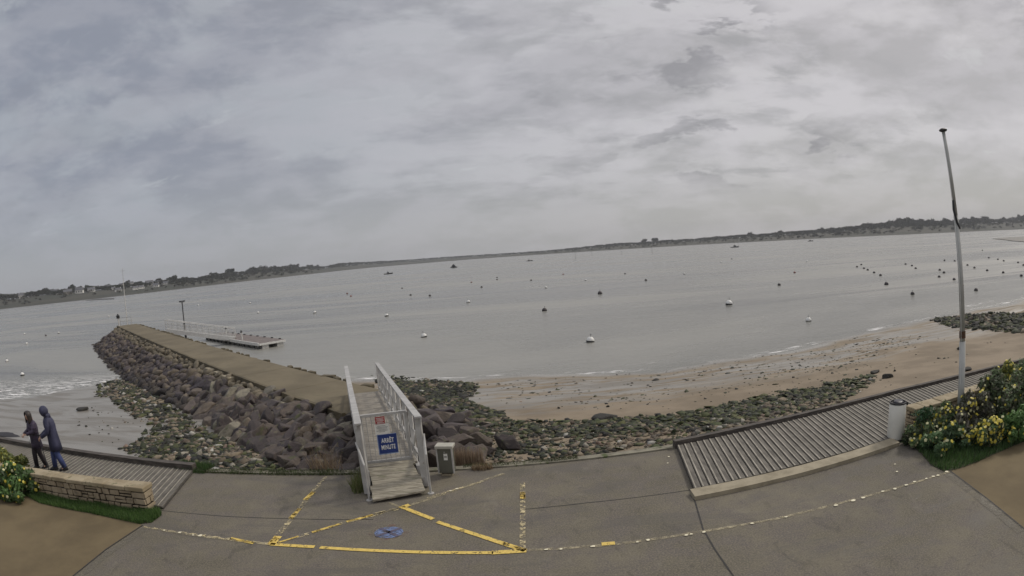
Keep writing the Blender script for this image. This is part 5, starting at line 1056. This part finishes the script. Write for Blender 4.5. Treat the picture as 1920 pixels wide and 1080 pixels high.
for px, py in trees:
    q, D = hill(px, 1.0); h = max(3, V(px, py, D)-q.z); rt_ = empty('tree', q, rw.uniform(0, 6)); rt_.scale = (h*rw.uniform(.95, 1.25),)*2+(h*.93,)
    if px < 330: tag(rt_, 'dark round tree on the skyline above the houses of the left shore', 'tree', 'skyline trees above the left houses')
    elif px < 600: tag(rt_, 'dark tree standing up from the left wooded ridge right of the houses', 'tree', 'skyline trees on the left ridge')
    elif px < 1500: tag(rt_, 'small dark tree standing up from the low middle hills', 'tree', 'skyline trees on the middle hills')
    else: tag(rt_, 'dark bushy tree on the ridge of the right far shore', 'tree', 'skyline trees on the right ridge')
    for nm, me in (('crown', rw.choice(CM)), ('trunk', TM)): o = bpy.data.objects.new(nm, me); C.objects.link(o); o.parent = rt_
HW = plain('render_white', (.80, .78, .73), .8); HB = plain('render_beige', (.36, .33, .28), .8); SL = plain('slate', (.10, .10, .11), .6); WG = plain('window_dark', (.04, .045, .05), .3)
def house_kit(wallm):
    a = MB().box((0, 0, .25), (1, .6, .5)); r_ = MB(); r_.add([(-.53, -.34, .47), (.53, -.34, .47), (.53, .34, .47), (-.53, .34, .47), (-.53, 0, .85), (.53, 0, .85)], [(0, 1, 5, 4), (2, 3, 4, 5), (1, 2, 5), (3, 0, 4), (3, 2, 1, 0)])
    g = MB(); g.add([(-.497, -.3, .5), (-.497, .3, .5), (-.497, 0, .8), (.497, -.3, .5), (.497, .3, .5), (.497, 0, .8)], [(0, 1, 2), (5, 4, 3)])
    ch_ = MB().box((.42, 0, .82), (.08, .12, .25)); return [('wall', a, wallm), ('roof', r_, SL), *[('window', MB().box((-.3+.3*i, -.302, .28), (.12, .02, .18)), WG) for i in range(3)], ('chimney', ch_, wallm)]
def mk(kit): return [(n_, q.build(n_, m_)) for n_, q, m_ in kit]
KITS = []
for wm in (HW, HB):
    L_ = []
    for n_, q, m_ in house_kit(wm):
        o = q.build(n_, m_); L_.append((n_, o.data)); bpy.data.objects.remove(o)
    KITS.append(L_)
houses = [(3, 561, 10, 0), (12, 560, 8, 0), (42, 559, 12, 0), (58, 557, 6, 0), (104, 552, 15, 0), (128, 552, 15, 1), (150, 550, 14, 0), (172, 547, 13, 0), (182, 541, 7, 0), (203, 542, 10, 1), (213, 543, 7, 0), (222, 547, 11, 0), (228, 535, 7, 1), (247, 533, 8, 0), (254, 543, 9, 0), (265, 541, 10, 0), (281, 535, 13, 0), (293, 538, 10, 0), (301, 532, 10, 0), (312, 533, 10, 0), (391, 522, 9, 1), (444, 517, 9, 1)]
descr = {0: 'white cottage at the left frame edge', 1: 'white cottage right beside the frame edge one', 2: 'small white house low on the left shore', 3: 'narrow white cottage on the left shore', 4: 'long white house above the left waterline', 5: 'large beige house standing higher than its neighbours', 6: 'white house right of the large beige one', 7: 'long white house left of the mast',
         8: 'small white house upslope left of the mast', 9: 'beige house just left of the mast', 10: 'small white house touching the mast line', 11: 'long white house low behind the mast', 12: 'beige house highest up behind the mast', 13: 'white house upslope right of the mast', 14: 'white house low right of the mast', 15: 'bright white house at the middle of the right cluster', 16: 'big white gabled house in the right cluster', 17: 'low bright white house below the gabled one', 18: 'white house near the right end of the cluster', 19: 'white house at the right end of the cluster', 20: 'lone beige house on the ridge right of the village', 21: 'farthest right beige house on the ridge'}
for k, (px, py, wpx, mt) in enumerate(houses):
    best = min((abs(V(px, py, hill(px, f)[1])-hill(px, f)[0].z), f) for f in np.linspace(.03, .95, 60)); q, D = hill(px, best[1]); q.z = V(px, py, D)-.3; s = wpx*.00105*D
    rt_ = empty('house', q, -AZ(px, py)+rw.uniform(-.4, .4)); rt_.scale = (s, s*.9, s*rw.uniform(.6, .8)); tag(rt_, descr[k], 'house')
    for nm, me in KITS[mt]: o = bpy.data.objects.new(nm, me); C.objects.link(o); o.parent = rt_

# ------------------------------------------------------------------ sea haze
HAZE = 0.00015
if HAZE:
    b = MB(); b.box((0, 1400, 45), (7600, 4400, 110)); m = bpy.data.materials.new('haze'); m.use_nodes = True; t = NT(m.node_tree); t.n.clear(); o_ = t.new('ShaderNodeOutputMaterial'); pv = t.new('ShaderNodeVolumePrincipled')
    pv.inputs['Color'].default_value = (.82, .84, .88, 1); pv.inputs['Density'].default_value = HAZE; pv.inputs['Anisotropy'].default_value = .1; t.l.new(pv.outputs[0], o_.inputs['Volume'])
    hz_ = b.build('haze', m); hz_.visible_shadow = True; tag(hz_, 'thin grey sea haze', 'haze', kind='stuff')
